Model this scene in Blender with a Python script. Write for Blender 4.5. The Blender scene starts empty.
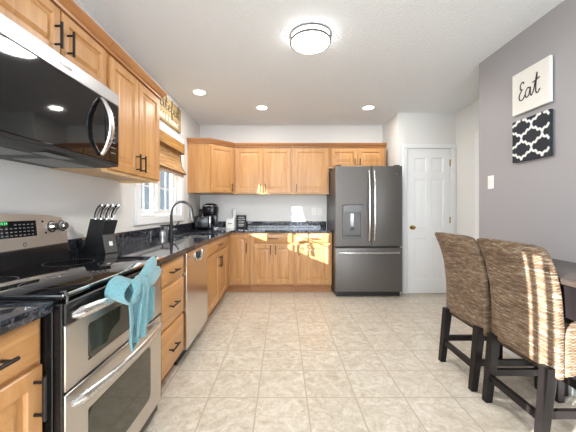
import bpy, bmesh, math, random
from mathutils import Vector, Matrix, noise
random.seed(7)
scene = bpy.context.scene
C = scene.collection
PI = math.pi
V = Vector

# ------------------------------------------------------------------ camera
cam_d = bpy.data.cameras.new('camera'); cam = bpy.data.objects.new('camera', cam_d); C.objects.link(cam)
HC = 1.168
cam.location = (0, 0, HC); cam.rotation_euler = (PI/2, 0, 0)
cam_d.sensor_width = 36; cam_d.lens = 290/576*36
cam_d.shift_x = 5/576; cam_d.shift_y = -6/576
cam_d.clip_start = 0.02; cam_d.clip_end = 200
scene.camera = cam

# ------------------------------------------------------------------ view, world, sun, big lights
vs = scene.view_settings
vs.view_transform = 'Standard'; vs.look = 'None'; vs.exposure = 0.92; vs.gamma = 1; vs.use_curve_mapping = False
w = bpy.data.worlds.new('world'); scene.world = w; w.use_nodes = True
bg = w.node_tree.nodes['Background']; bg.inputs[0].default_value = (0.66, 0.80, 1.0, 1); bg.inputs[1].default_value = 1.4

def lamp(name, kind, loc, energy, color=(1, 1, 1), direction=None, **kw):
    d = bpy.data.lights.new(name, kind); o = bpy.data.objects.new(name, d); C.objects.link(o)
    o.location = loc; d.energy = energy; d.color = color
    for k, v in kw.items(): setattr(d, k, v)
    if direction is not None:
        o.rotation_euler = V(direction).to_track_quat('-Z', 'Y').to_euler()
    return o
lamp('sun', 'SUN', (-6, -3, 4), 22.0, (1.0, 0.98, 0.95), (1.6, 1.0, -0.6), angle=0.0045)
# fill lamp at a made-up rear window, then daylight by the glazed door
lamp('rear_fill_lamp', 'AREA', (0.25, -2.52, 1.45), 72, (0.87, 0.94, 1.0), (0, 1, 0.12), shape='RECTANGLE', size=2.6, size_y=1.5)
lamp('glazed_door_daylight', 'AREA', (-1.22, -1.4, 1.2), 22, (0.90, 0.96, 1.0), (1, 0.35, 0), shape='RECTANGLE', size=1.3, size_y=1.8)

# ------------------------------------------------------------------ helpers
ORG = {}
def put(o, label=None, cat=None, group=None, kind=None):
    if label: o['label'] = label
    if cat: o['category'] = cat
    if group: o['group'] = group
    if kind: o['kind'] = kind
    return o
def thing(name, loc, label, cat, group=None, rz=0, kind=None):
    o = bpy.data.objects.new(name, None); C.objects.link(o)
    o.empty_display_size = .05
    o.location = loc; o.rotation_euler = (0, 0, rz)
    ORG[o] = V(loc) if rz == 0 else None
    return put(o, label, cat, group, kind)
def obj(name, bm, m, parent=None, smooth=True, angle=35, local=False, bev=0):
    """links ONE mesh object; vertices are given in world coordinates unless local"""
    org = V((0, 0, 0))
    if parent is not None and not local:
        org = ORG.get(parent) or V((0, 0, 0))
        bmesh.ops.translate(bm, verts=bm.verts, vec=-org)
    bmesh.ops.recalc_face_normals(bm, faces=bm.faces)
    me = bpy.data.meshes.new(name); bm.to_mesh(me); bm.free()
    o = bpy.data.objects.new(name, me); C.objects.link(o)
    for mm in (m if isinstance(m, (list, tuple)) else [m]): me.materials.append(mm)
    if smooth:
        for p in me.polygons: p.use_smooth = True
        me.set_sharp_from_angle(angle=math.radians(angle))
    if parent is not None: o.parent = parent
    ORG[o] = org
    if bev:
        md = o.modifiers.new('bevel', 'BEVEL'); md.width = bev; md.segments = 2; md.limit_method = 'ANGLE'; md.angle_limit = math.radians(40)
    return o
def origin_to(o, p):
    """moves the origin of a top-level mesh to p"""
    p = V(p); o.data.transform(Matrix.Translation(-p)); o.location = p; return o
def struct(name, bm, m, **k):
    o = obj(name, bm, m, **k); o['kind'] = 'structure'; return o
def copy_tree(o, parent=None):
    c = o.copy(); C.objects.link(c)
    if parent is not None: c.parent = parent
    for ch in list(o.children): copy_tree(ch, c)
    return c
def B(): return bmesh.new()
def box(bm, x0, x1, y0, y1, z0, z1, bev=0, mi=0, seg=1):
    x0, x1 = min(x0, x1), max(x0, x1); y0, y1 = min(y0, y1), max(y0, y1); z0, z1 = min(z0, z1), max(z0, z1)
    t = bmesh.new()
    vs_ = [t.verts.new((x, y, z)) for x in (x0, x1) for y in (y0, y1) for z in (z0, z1)]
    for f in ((0, 1, 3, 2), (4, 6, 7, 5), (0, 4, 5, 1), (2, 3, 7, 6), (0, 2, 6, 4), (1, 5, 7, 3)):
        t.faces.new([vs_[i] for i in f])
    if bev:
        bmesh.ops.bevel(t, geom=list(t.edges), offset=bev, segments=seg, affect='EDGES', profile=.5)
    merge(bm, t, mi)
def merge(bm, t, mi=0, mat=None):
    mp = {}
    for v in t.verts: mp[v] = bm.verts.new(mat @ v.co if mat else v.co)
    for f in t.faces:
        try:
            nf = bm.faces.new([mp[v] for v in f.verts]); nf.material_index = mi
        except ValueError: pass
    t.free()
class Fr:
    def __init__(s, o, u, v, n): s.o, s.u, s.v, s.n = V(o), V(u).normalized(), V(v).normalized(), V(n).normalized()
    def p(s, a, b, c=0): return s.o + s.u*a + s.v*b + s.n*c
    def mat(s):
        m = Matrix((s.u, s.v, s.n)).transposed().to_4x4(); m.translation = s.o; return m
def fbox(bm, F, a0, a1, b0, b1, c0, c1, bev=0, mi=0, seg=1):
    t = bmesh.new(); box(t, a0, a1, b0, b1, c0, c1, bev, 0, seg); merge(bm, t, mi, F.mat())
def loft(bm, rings, closed=True, cap0=True, cap1=True, mi=0):
    R = [[bm.verts.new(p) for p in r] for r in rings]
    n = len(R[0])
    for i in range(len(R)-1):
        for j in range(n if closed else n-1):
            k = (j+1) % n
            f = bm.faces.new((R[i][j], R[i][k], R[i+1][k], R[i+1][j])); f.material_index = mi
    if closed and cap0: bm.faces.new(R[0][::-1]).material_index = mi
    if closed and cap1: bm.faces.new(R[-1]).material_index = mi
    return R
def tube(bm, pts, r, n=10, mi=0, flat=None, caps=True):
    """round tube along pts; r may be a list; flat=(vector, scale) squeezes it"""
    pts = [V(p) for p in pts]; rings = []
    T0 = (pts[1]-pts[0]).normalized()
    ref = V((0, 0, 1)) if abs(T0.z) < .9 else V((1, 0, 0))
    N = (ref - T0*ref.dot(T0)).normalized()
    for i, p in enumerate(pts):
        if i == 0: T = pts[1]-pts[0]
        elif i == len(pts)-1: T = pts[-1]-pts[-2]
        else: T = pts[i+1]-pts[i-1]
        T.normalize(); N = (N - T*N.dot(T)).normalized(); Bn = T.cross(N)
        rr = r[i] if isinstance(r, (list, tuple)) else r
        ring = []
        for k in range(n):
            a = 2*PI*k/n; off = (N*math.cos(a)+Bn*math.sin(a))*rr
            if flat: off = off - flat[0]*off.dot(flat[0])*(1-flat[1])
            ring.append(p+off)
        rings.append(ring)
    loft(bm, rings, cap0=caps, cap1=caps, mi=mi)
def lathe(bm, F, prof, n=28, mi=0):
    """profile [(radius, height along F.n)]"""
    rings = [[F.p(r*math.cos(2*PI*k/n), r*math.sin(2*PI*k/n), h) for k in range(n)] for r, h in prof]
    loft(bm, rings, mi=mi)
def rings_panel(bm, F, w, h, prof, mi=0, back=True):
    """concentric rectangle rings: prof [(inset, height)], frame origin lower left"""
    rr = []
    if back: rr.append([F.p(0, 0, 0), F.p(w, 0, 0), F.p(w, h, 0), F.p(0, h, 0)])
    for i, c in prof: rr.append([F.p(i, i, c), F.p(w-i, i, c), F.p(w-i, h-i, c), F.p(i, h-i, c)])
    loft(bm, rr, cap0=back, mi=mi)
def plate(bm, F, us, vs2, holes, c0, c1, mi=0):
    """manifold slab over grid us x vs2 with some cells left open"""
    vd = {}
    def g(i, j, c):
        k = (i, j, c)
        if k not in vd: vd[k] = bm.verts.new(F.p(us[i], vs2[j], c1 if c else c0))
        return vd[k]
    nu, nv = len(us)-1, len(vs2)-1
    solid = lambda i, j: 0 <= i < nu and 0 <= j < nv and (i, j) not in holes
    for i in range(nu):
        for j in range(nv):
            if not solid(i, j): continue
            fs = [(g(i, j, 1), g(i+1, j, 1), g(i+1, j+1, 1), g(i, j+1, 1)), (g(i, j, 0), g(i, j+1, 0), g(i+1, j+1, 0), g(i+1, j, 0))]
            if not solid(i-1, j): fs.append((g(i, j, 0), g(i, j, 1), g(i, j+1, 1), g(i, j+1, 0)))
            if not solid(i+1, j): fs.append((g(i+1, j, 0), g(i+1, j+1, 0), g(i+1, j+1, 1), g(i+1, j, 1)))
            if not solid(i, j-1): fs.append((g(i, j, 0), g(i+1, j, 0), g(i+1, j, 1), g(i, j, 1)))
            if not solid(i, j+1): fs.append((g(i, j+1, 0), g(i, j+1, 1), g(i+1, j+1, 1), g(i+1, j+1, 0)))
            for f in fs: bm.faces.new(f).material_index = mi
def catmull(P, n=8, closed=False):
    P = [V(p) for p in P]; out = []
    L = len(P)
    rng = range(L) if closed else range(L-1)
    for i in rng:
        if closed: a, b, c, d = P[i-1], P[i], P[(i+1) % L], P[(i+2) % L]
        else: a, b, c, d = P[max(i-1, 0)], P[i], P[i+1], P[min(i+2, L-1)]
        for k in range(n):
            t = k/n
            out.append(.5*((2*b)+(c-a)*t+(2*a-5*b+4*c-d)*t*t+(3*b-a-3*c+d)*t**3))
    if not closed: out.append(P[-1])
    return out
def strokes(bm, F, lines, r, n=6, smooth=6, mi=0):
    for ln in lines:
        pts = catmull([F.p(a, b, r*.5) for a, b in ln], smooth) if len(ln) > 2 else [F.p(a, b, r*.5) for a, b in ln]
        tube(bm, pts, r, n, mi=mi, flat=(F.n, .5))
def text_bm(txt, F, size, depth=.0008):
    cu = bpy.data.curves.new('t', 'FONT'); cu.body = txt; cu.size = size; cu.extrude = depth/2; cu.align_x = 'CENTER'; cu.align_y = 'CENTER'; cu.resolution_u = 3
    o = bpy.data.objects.new('t', cu); C.objects.link(o)
    bpy.context.view_layer.update()
    me = bpy.data.meshes.new_from_object(o.evaluated_get(bpy.context.evaluated_depsgraph_get()))
    bpy.data.objects.remove(o); bpy.data.curves.remove(cu)
    bm = bmesh.new(); bm.from_mesh(me); bpy.data.meshes.remove(me)
    bmesh.ops.transform(bm, matrix=F.mat(), verts=bm.verts)
    return bm

# ------------------------------------------------------------------ materials
def mat(name, col, rough=.5, metal=0, spec=.5, emit=None, es=0, coat=0, trans=0, alpha=1):
    m = bpy.data.materials.new(name); m.use_nodes = True
    b = m.node_tree.nodes['Principled BSDF']
    b.inputs['Base Color'].default_value = (*col, 1); b.inputs['Roughness'].default_value = rough
    b.inputs['Metallic'].default_value = metal; b.inputs['Specular IOR Level'].default_value = spec
    if coat: b.inputs['Coat Weight'].default_value = coat; b.inputs['Coat Roughness'].default_value = .08
    if emit: b.inputs['Emission Color'].default_value = (*emit, 1); b.inputs['Emission Strength'].default_value = es
    return m
def nd(m, t, **k):
    n = m.node_tree.nodes.new(t)
    for a, v in k.items(): setattr(n, a, v)
    return n
def lk(m, a, b): m.node_tree.links.new(a, b)
def bsdf(m): return m.node_tree.nodes['Principled BSDF']
def coords(m, scale=(1, 1, 1), out='Object', loc=(0, 0, 0)):
    tc = nd(m, 'ShaderNodeTexCoord'); mp = nd(m, 'ShaderNodeMapping')
    mp.inputs['Scale'].default_value = scale; mp.inputs['Location'].default_value = loc
    lk(m, tc.outputs[out], mp.inputs['Vector']); return mp.outputs['Vector']
def noise_n(m, vec, scale=5, detail=4, rough=.5, dist=0):
    n = nd(m, 'ShaderNodeTexNoise'); n.inputs['Scale'].default_value = scale; n.inputs['Detail'].default_value = detail
    n.inputs['Roughness'].default_value = rough; n.inputs['Distortion'].default_value = dist
    lk(m, vec, n.inputs['Vector']); return n.outputs['Fac']
def ramp(m, fac, stops):
    r = nd(m, 'ShaderNodeValToRGB'); e = r.color_ramp.elements
    while len(e) < len(stops): e.new(.5)
    for i, (p, c) in enumerate(stops): e[i].position = p; e[i].color = (*c, 1)
    lk(m, fac, r.inputs['Fac']); return r.outputs['Color']
def bump(m, h, strength=.2, dist=.01):
    b = nd(m, 'ShaderNodeBump'); b.inputs['Strength'].default_value = strength; b.inputs['Distance'].default_value = dist
    lk(m, h, b.inputs['Height']); lk(m, b.outputs['Normal'], bsdf(m).inputs['Normal'])
def math_n(m, op, a, b=None, c=None):
    n = nd(m, 'ShaderNodeMath', operation=op)
    for i, x in enumerate((a, b, c)):
        if x is None: continue
        if isinstance(x, (int, float)): n.inputs[i].default_value = x
        else: lk(m, x, n.inputs[i])
    return n.outputs[0]
def mixc(m, fac, a, b, mode='MIX'):
    n = nd(m, 'ShaderNodeMix', data_type='RGBA', blend_type=mode)
    if isinstance(fac, (int, float)): n.inputs[0].default_value = fac
    else: lk(m, fac, n.inputs[0])
    for i, x in ((6, a), (7, b)):
        if isinstance(x, tuple): n.inputs[i].default_value = (*x, 1)
        else: lk(m, x, n.inputs[i])
    return n.outputs[2]

def wood(name, scale, base=((.355, .165, .055), (.475, .243, .092), (.56, .315, .133)), rough=.32):
    m = mat(name, base[1], rough, spec=.45)
    v = coords(m, scale)
    inf = nd(m, 'ShaderNodeObjectInfo')
    add = nd(m, 'ShaderNodeVectorMath', operation='ADD'); sc = nd(m, 'ShaderNodeVectorMath', operation='SCALE')
    cmb = nd(m, 'ShaderNodeCombineXYZ')
    for i in range(3): lk(m, inf.outputs['Random'], cmb.inputs[i])
    lk(m, cmb.outputs[0], sc.inputs[0]); sc.inputs['Scale'].default_value = 37
    lk(m, v, add.inputs[0]); lk(m, sc.outputs[0], add.inputs[1]); v = add.outputs[0]
    a = noise_n(m, v, 1.0, 6, .6, 1.2)
    lk(m, ramp(m, a, [(.25, base[0]), (.5, base[1]), (.75, base[2])]), bsdf(m).inputs['Base Color'])
    bump(m, a, .05, .003)
    return m
M = {}
M['wood_v'] = wood('maple_vertical_grain', (14, 14, 1.1))
M['wood_h'] = wood('maple_horizontal_grain', (1.1, 1.1, 14))
M['wood_in'] = wood('maple_underside', (1.5, 12, 12), ((.62, .38, .17), (.70, .46, .23), (.78, .54, .30)), .45)
M['crown'] = wood('stained_crown', (1.2, 1.2, 20), ((.26, .105, .036), (.36, .155, .055), (.44, .205, .075)), .3)
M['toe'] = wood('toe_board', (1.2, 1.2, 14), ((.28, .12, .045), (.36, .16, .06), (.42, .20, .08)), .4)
M['dark_wood'] = wood('espresso_wood', (8, 8, 2), ((.006, .0045, .0045), (.009, .007, .007), (.013, .010, .010)), .35); bsdf(M['dark_wood']).inputs['Specular IOR Level'].default_value = .22
M['table_wood'] = wood('dark_walnut', (1.5, 1.5, 25), ((.020, .015, .012), (.035, .026, .021), (.055, .042, .035)), .22)
M['black'] = mat('black_enamel', (.008, .008, .009), .22)
M['black_matte'] = mat('black_matte', (.012, .012, .013), .45)
M['bronze'] = mat('oil_bronze', (.012, .010, .010), .33, .3)
M['glass_black'] = mat('black_glass', (.005, .005, .006), .04, 0, .5)
M['chrome'] = mat('chrome', (.75, .75, .76), .12, 1)
M['brass'] = mat('brass', (.62, .42, .16), .22, 1)
M['white'] = mat('white_trim', (.78, .78, .78), .35)
M['white_plastic'] = mat('white_plastic', (.80, .79, .76), .3)
M['window_white'] = mat('window_vinyl', (.83, .84, .85), .35)
M['dark_gap'] = mat('dark_gap', (.004, .004, .004), .6)
M['rubber'] = mat('rubber', (.01, .01, .01), .7)
M['ink'] = mat('ink', (.012, .012, .013), .6)
M['chalk'] = mat('chalk_white', (.75, .75, .74), .7)
M['display'] = mat('display', (.02, .2, .05), .4, emit=(.15, 1, .3), es=.6)

def steel(name, col, rough, axis):
    m = mat(name, col, rough, 1)
    a = noise_n(m, coords(m, axis), 1, 3, .6)
    r = math_n(m, 'MULTIPLY_ADD', a, .05, rough-.025); lk(m, r, bsdf(m).inputs['Roughness'])
    return m
M['steel'] = steel('stainless_steel', (.62, .585, .545), .33, (3, 3, 300))
M['steel_bright'] = steel('stainless_bright', (.72, .71, .70), .2, (3, 3, 200))
M['steel_h'] = steel('handle_steel', (.68, .67, .66), .27, (200, 200, 200))
M['slate'] = steel('slate_finish', (.150, .138, .128), .42, (3, 3, 250)); bsdf(M['slate']).inputs['Metallic'].default_value = .6

m = M['wall'] = mat('warm_white_paint', (.72, .71, .69), .55)
bump(m, noise_n(m, coords(m), 140, 3), .06, .003)
m = M['gray'] = mat('gray_paint', (.325, .312, .322), .5)
bump(m, noise_n(m, coords(m), 140, 3), .06, .003)
m = M['ceiling'] = mat('textured_ceiling', (.85, .87, .89), .75)
a = noise_n(m, coords(m), 62, 3, .6, .3)
bump(m, ramp(m, a, [(.42, (0, 0, 0)), (.58, (1, 1, 1))]), .6, .007)

# vinyl tile floor
m = M['floor'] = mat('beige_tile', (.6, .55, .47), .30, spec=.45)
v = coords(m)
br = nd(m, 'ShaderNodeTexBrick'); br.offset = 0; br.squash = 1
br.inputs['Scale'].default_value = 1; br.inputs['Brick Width'].default_value = .305; br.inputs['Row Height'].default_value = .302
br.inputs['Mortar Size'].default_value = .0048; br.inputs['Mortar Smooth'].default_value = .3
br.inputs['Color1'].default_value = (0, 0, 0, 1); br.inputs['Color2'].default_value = (1, 1, 1, 1); br.inputs['Bias'].default_value = 0
off = nd(m, 'ShaderNodeMapping'); off.inputs['Location'].default_value = (.158+.305*10, -1.805+.302*16, 0)
lk(m, v, off.inputs['Vector']); lk(m, off.outputs[0], br.inputs['Vector'])
vo = nd(m, 'ShaderNodeVectorMath', operation='SCALE'); lk(m, br.outputs['Color'], vo.inputs[0]); vo.inputs['Scale'].default_value = 9
va = nd(m, 'ShaderNodeVectorMath', operation='ADD'); lk(m, v, va.inputs[0]); lk(m, vo.outputs[0], va.inputs[1])
n1 = noise_n(m, va.outputs[0], 6.5, 6, .6, 3.0)
n2 = noise_n(m, va.outputs[0], 26, 6, .7, 1.5)
c1 = ramp(m, n1, [(.30, (.45, .385, .30)), (.44, (.525, .465, .38)), (.54, (.575, .52, .44)), (.68, (.64, .595, .525))])
c2 = ramp(m, n2, [(.40, (.85, .825, .78)), (.54, (1, 1, 1))])
cc = mixc(m, 1.0, c1, c2, 'MULTIPLY')
tint = mixc(m, .06, cc, br.outputs['Color'], 'SOFT_LIGHT')
fin = mixc(m, br.outputs['Fac'], tint, (.39, .335, .265))
lk(m, fin, bsdf(m).inputs['Base Color'])
h = math_n(m, 'SUBTRACT', math_n(m, 'MULTIPLY', n2, .25), br.outputs['Fac']); bump(m, h, .25, .002)

# polished granite
m = M['granite'] = mat('black_granite', (.02, .02, .025), .06, spec=.6)
v = coords(m)
g1 = noise_n(m, v, 55, 6, .75, .6); g2 = noise_n(m, v, 9, 5, .7, 2.5)
vor = nd(m, 'ShaderNodeTexVoronoi'); vor.inputs['Scale'].default_value = 120; lk(m, v, vor.inputs['Vector'])
ca = ramp(m, g1, [(.40, (.006, .007, .010)), (.52, (.020, .023, .032)), (.62, (.075, .08, .095)), (.72, (.20, .20, .21))])
cb = ramp(m, g2, [(.35, (.35, .35, .38)), (.62, (1.6, 1.55, 1.5))])
lk(m, mixc(m, 1, ca, cb, 'MULTIPLY'), bsdf(m).inputs['Base Color'])

# wicker: UV in metres
m = M['wicker'] = mat('woven_wicker', (.3, .2, .12), .62, spec=.35)
tc = nd(m, 'ShaderNodeTexCoord'); sp = nd(m, 'ShaderNodeSeparateXYZ'); lk(m, tc.outputs['UV'], sp.inputs[0])
u, vv = sp.outputs[0], sp.outputs[1]
wob = noise_n(m, coords(m, (1, 1, 1), 'UV'), 18, 2)
vv = math_n(m, 'MULTIPLY_ADD', wob, .006, vv)
row = math_n(m, 'DIVIDE', vv, .0075); rid = math_n(m, 'FLOOR', row)
hr = math_n(m, 'ABSOLUTE', math_n(m, 'SINE', math_n(m, 'MULTIPLY', row, PI)))
ph = math_n(m, 'ADD', math_n(m, 'MULTIPLY', u, 2*PI/.024), math_n(m, 'MULTIPLY', rid, PI))
hu = math_n(m, 'MULTIPLY_ADD', math_n(m, 'COSINE', ph), .5, .5)
hh = math_n(m, 'MULTIPLY', hr, math_n(m, 'MULTIPLY_ADD', hu, .5, .5))
cmb = nd(m, 'ShaderNodeCombineXYZ'); lk(m, math_n(m, 'MULTIPLY', u, 16), cmb.inputs[0]); lk(m, math_n(m, 'MULTIPLY', rid, 3.71), cmb.inputs[1])
inf = nd(m, 'ShaderNodeObjectInfo'); lk(m, math_n(m, 'MULTIPLY', inf.outputs['Random'], 50), cmb.inputs[2])
rc = noise_n(m, cmb.outputs[0], 1.0, 3, .6)
big = noise_n(m, coords(m, (2, 10, 1), 'UV'), 1.2, 3, .6)
colr = ramp(m, rc, [(.25, (.09, .055, .033)), (.42, (.185, .118, .072)), (.54, (.27, .19, .127)), (.64, (.37, .305, .24)), (.76, (.55, .51, .46))])
colb = mixc(m, 1, colr, ramp(m, big, [(.35, (.72, .66, .60)), (.6, (1.15, 1.12, 1.08))]), 'MULTIPLY')
dk = ramp(m, hh, [(.08, (.05, .04, .035)), (.5, (1, 1, 1))])
lk(m, mixc(m, 1, colb, dk, 'MULTIPLY'), bsdf(m).inputs['Base Color'])
bump(m, hh, .9, .005)

# bamboo shade
def bamboo(name, cols, vs_=160):
    m = mat(name, cols[1], .5)
    v = coords(m, (3, 3, vs_))
    a = noise_n(m, v, 1, 3, .6)
    lk(m, ramp(m, a, [(.32, cols[0]), (.5, cols[1]), (.68, cols[2])]), bsdf(m).inputs['Base Color']); bump(m, a, .4, .004)
    return m
M['valance'] = bamboo('bamboo_valance', ((.24, .10, .020), (.40, .20, .05), (.52, .30, .09)), 60)
M['bamboo'] = bamboo('bamboo_slats', ((.20, .09, .035), (.46, .25, .09), (.66, .47, .29)), 90)
M['brown_trim'] = mat('brown_binding', (.06, .02, .015), .7)
M['sign_wood'] = wood('distressed_sign_wood', (3, 1.5, 22), ((.20, .135, .055), (.30, .215, .095), (.38, .29, .15)), .7)
m = M['canvas'] = mat('white_canvas', (.72, .70, .66), .75)
bump(m, noise_n(m, coords(m), 500, 2), .15, .001)
m = M['towel'] = mat('teal_terry', (.10, .34, .40), .9, spec=.2)
a = noise_n(m, coords(m), 230, 3, .7)
lk(m, ramp(m, a, [(.35, (.095, .235, .265)), (.65, (.18, .365, .40))]), bsdf(m).inputs['Base Color']); bump(m, a, .8, .004)
bsdf(m).inputs['Sheen Weight'].default_value = .4
m = M['siding'] = mat('neighbour_siding', (.040, .050, .060), .8, spec=.2)
wv = nd(m, 'ShaderNodeTexWave', bands_direction='Z', wave_profile='SAW'); wv.inputs['Scale'].default_value = 1.1
lk(m, coords(m), wv.inputs['Vector']); bump(m, wv.outputs['Fac'], .3, .01)
m = M['grass'] = mat('lawn', (.06, .09, .03), .9)
# thin window glass
m = M['glass'] = bpy.data.materials.new('window_glass'); m.use_nodes = True; nt = m.node_tree; nt.nodes.clear()
mo = nd(m, 'ShaderNodeOutputMaterial'); mx = nd(m, 'ShaderNodeMixShader'); tr = nd(m, 'ShaderNodeBsdfTransparent'); gl = nd(m, 'ShaderNodeBsdfGlossy')
gl.inputs['Roughness'].default_value = .03; tr.inputs[0].default_value = (.93, .95, .96, 1); mx.inputs[0].default_value = .05
lk(m, tr.outputs[0], mx.inputs[1]); lk(m, gl.outputs[0], mx.inputs[2]); lk(m, mx.outputs[0], mo.inputs[0])
M['lamp_diffuser'] = mat('lit_diffuser', (.9, .9, .9), .4, emit=(1, .98, .95), es=7)
M['down_lens'] = mat('lit_downlight', (.9, .9, .9), .4, emit=(1, .96, .9), es=9)
M['soap_glass'] = mat('jar_glass', (.55, .56, .56), .08, .6)

# ------------------------------------------------------------------ setting
XL, XR, YB, H, YR = -1.34, 1.83, 4.68, 2.533, -2.62
YD, XJ, XH = 4.067, 1.61, 2.42
bm = B(); box(bm, -1.46, 3.0, YR-.1, 4.8, -.06, 0); struct('floor', bm, M['floor'], smooth=False)
bm = B(); box(bm, -1.46, 3.0, YR-.1, 4.8, H, H+.06); struct('ceiling', bm, M['ceiling'], smooth=False)
WY0, WY1, WZ0, WZ1 = 2.70, 3.78, 1.10, 2.03
FL = Fr((XL, 0, 0), (0, 1, 0), (0, 0, 1), (1, 0, 0))       # on the left wall, a = y, c towards the room
bm = B(); plate(bm, FL, [YR, -1.75, -.10, WY0, WY1, YB+.1], [0, .04, WZ0, WZ1, H], {(1, 1), (1, 2), (3, 2)}, -.14, 0)
struct('wall_left', bm, M['wall'], smooth=False)
bm = B(); box(bm, XL, XJ+.02, YB, YB+.1, 0, H); struct('wall_back', bm, M['wall'], smooth=False)
bm = B(); box(bm, XJ, XH+.1, YD, YD+.1, 0, H); box(bm, XJ, XJ+.1, YD+.1, YB, 0, H); struct('wall_pantry', bm, M['wall'], smooth=False)
bm = B(); box(bm, XR, XR+.12, YR, 2.708, 0, H); struct('wall_right', bm, M['gray'], smooth=False)
bm = B(); box(bm, XH, XH+.1, 2.0, YD, 0, H); struct('wall_hall', bm, M['wall'], smooth=False)
bm = B(); box(bm, XR+.12, XH+.1, 1.9, 2.0, 0, H); struct('wall_hall_end', bm, M['wall'], smooth=False)
FRr = Fr((0, YR, 0), (-1, 0, 0), (0, 0, 1), (0, 1, 0))
bm = B(); plate(bm, FRr, [-1.95, -1.6, 1.1, 1.34], [0, .7, 2.2, H], {(1, 1)}, -.12, 0); struct('wall_rear', bm, M['wall'], smooth=False)

# baseboards
bm = B(); box(bm, XR-.014, XR-.001, YR+.02, 2.70, .001, .09, .003); struct('baseboard_right', bm, M['white'])
bm = B(); box(bm, XH-.014, XH-.001, 3.64, YD-.02, .001, .09, .003); struct('baseboard_hall', bm, M['white'])

# pantry door, casing, knob, hinges
FD = Fr((0, YD, 0), (1, 0, 0), (0, 0, 1), (0, -1, 0))
bm = B()
for a0, a1, b0, b1 in ((1.672, 1.735, 0, 2.03), (2.347, 2.415, 0, 2.03)): fbox(bm, FD, a0, a1, b0, b1, .001, .022, .005)
fbox(bm, FD, 1.672, 2.415, 2.0305, 2.092, .001, .024, .005)
for a0, a1 in ((1.7355, 1.741), (2.341, 2.3465)): fbox(bm, FD, a0, a1, 0, 2.03, .001, .012)
struct('trim_1', bm, M['white'])
dx0, dx1 = 1.744, 2.338
W_ = dx1-dx0
us = [0, .095, .262, .332, .499, W_]; vz = [0.012, .20, .78, .93, 1.60, 1.70, 1.90, 2.02]
holes = {(i, j) for i in (1, 3) for j in (1, 3, 5)}
FDo = Fr((dx0, YD-.001, 0), (1, 0, 0), (0, 0, 1), (0, -1, 0))
bm = B(); plate(bm, FDo, us, vz, holes, 0, .010)
for i, j in holes:
    w2, h2 = us[i+1]-us[i], vz[j+1]-vz[j]
    rings_panel(bm, Fr(FDo.p(us[i], vz[j], 0), FDo.u, FDo.v, FDo.n), w2, h2, [(0, .010), (.012, .0005), (.022, .0008), (.048, .008)], back=False)
door = struct('door_1', bm, M['white'], angle=20)
bm = B(); lathe(bm, Fr((1.80, YD-.012, .925), (1, 0, 0), (0, 0, 1), (0, -1, 0)), [(0.0, 0), (.03, 0), (.03, .004), (.012, .008), (.011, .03), (.026, .042), (.031, .055), (.024, .07), (.0, .074)], 24)
k = obj('door_knob', bm, M['brass'], door); k['label'] = 'round brass knob'
for hz in (.23, 1.03, 1.83):
    bm = B(); fbox(bm, FDo, W_-.012, W_+.006, hz-.045, hz+.045, .0105, .0165, .002)
    k = obj('hinge', bm, M['brass'], door); k['label'] = 'brass hinge'
# hall door casing glimpsed past the gray wall
bm = B(); box(bm, XH-.022, XH-.001, 3.545, 3.628, 0, 2.07, .004); box(bm, XH-.024, XH-.001, 2.55, 3.628, 2.0705, 2.135, .004); struct('trim_2', bm, M['white'])

# kitchen window in the left wall
bm = B()
cw = .085
FLc = FL
plate(bm, FL, [WY0-cw, WY0, WY1, WY1+cw], [WZ0-.07, WZ0, WZ1, WZ1+.07], {(1, 1)}, .001, .02)
win = struct('window_1', bm, M['window_white'])
bm = B()   # jamb liner + mullion
plate(bm, FL, [WY0+.001, WY0+.03, 3.19, 3.27, WY1-.03, WY1-.001], [WZ0+.001, WZ0+.025, WZ1-.03, WZ1-.001], {(1, 1), (3, 1)}, -.13, -.045)
k = obj('window_frame', bm, M['window_white'], win, bev=.003)
for (y0, y1) in ((WY0+.032, 3.188), (3.272, WY1-.032)):
    bm = B(); g0, g1, h0, h1 = y0+.045, y1-.045, WZ0+.075, WZ1-.08
    ym = (g0+g1)/2; q = .007; zs = [h0]
    for zz in (1.42, 1.71): zs += [zz-q, zz+q]
    zs += [h1]
    plate(bm, FL, [y0, g0, g1, y1], [WZ0+.027, h0, h1, WZ1-.032], {(1, 1)}, -.094, -.072)
    s = obj('sash', bm, M['window_white'], win, bev=.002)
    bm = B(); fbox(bm, FL, g0+.0005, g1-.0005, h0+.0005, h1-.0005, -.088, -.084); obj('pane', bm, M['glass'], s, smooth=False)
    bm = B(); plate(bm, FL, [g0+.0005, ym-q, ym+q, g1-.0005], [h0+.0005]+zs[1:-1]+[h1-.0005], {(i, j) for i in (0, 2) for j in (0, 2, 4)}, -.0835, -.0785); obj('grille', bm, M['window_white'], s, smooth=False)
bm = B(); tube(bm, [FL.p(2.98, 1.148, -.04), FL.p(3.0, 1.15, -.005), FL.p(3.06, 1.152, .004), FL.p(3.13, 1.15, .0)], [.011, .01, .007, .008], 8)
fbox(bm, FL, 2.94, 3.03, 1.128, 1.142, -.06, -.02, .004); obj('crank_handle', bm, M['window_white'], win)

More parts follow.
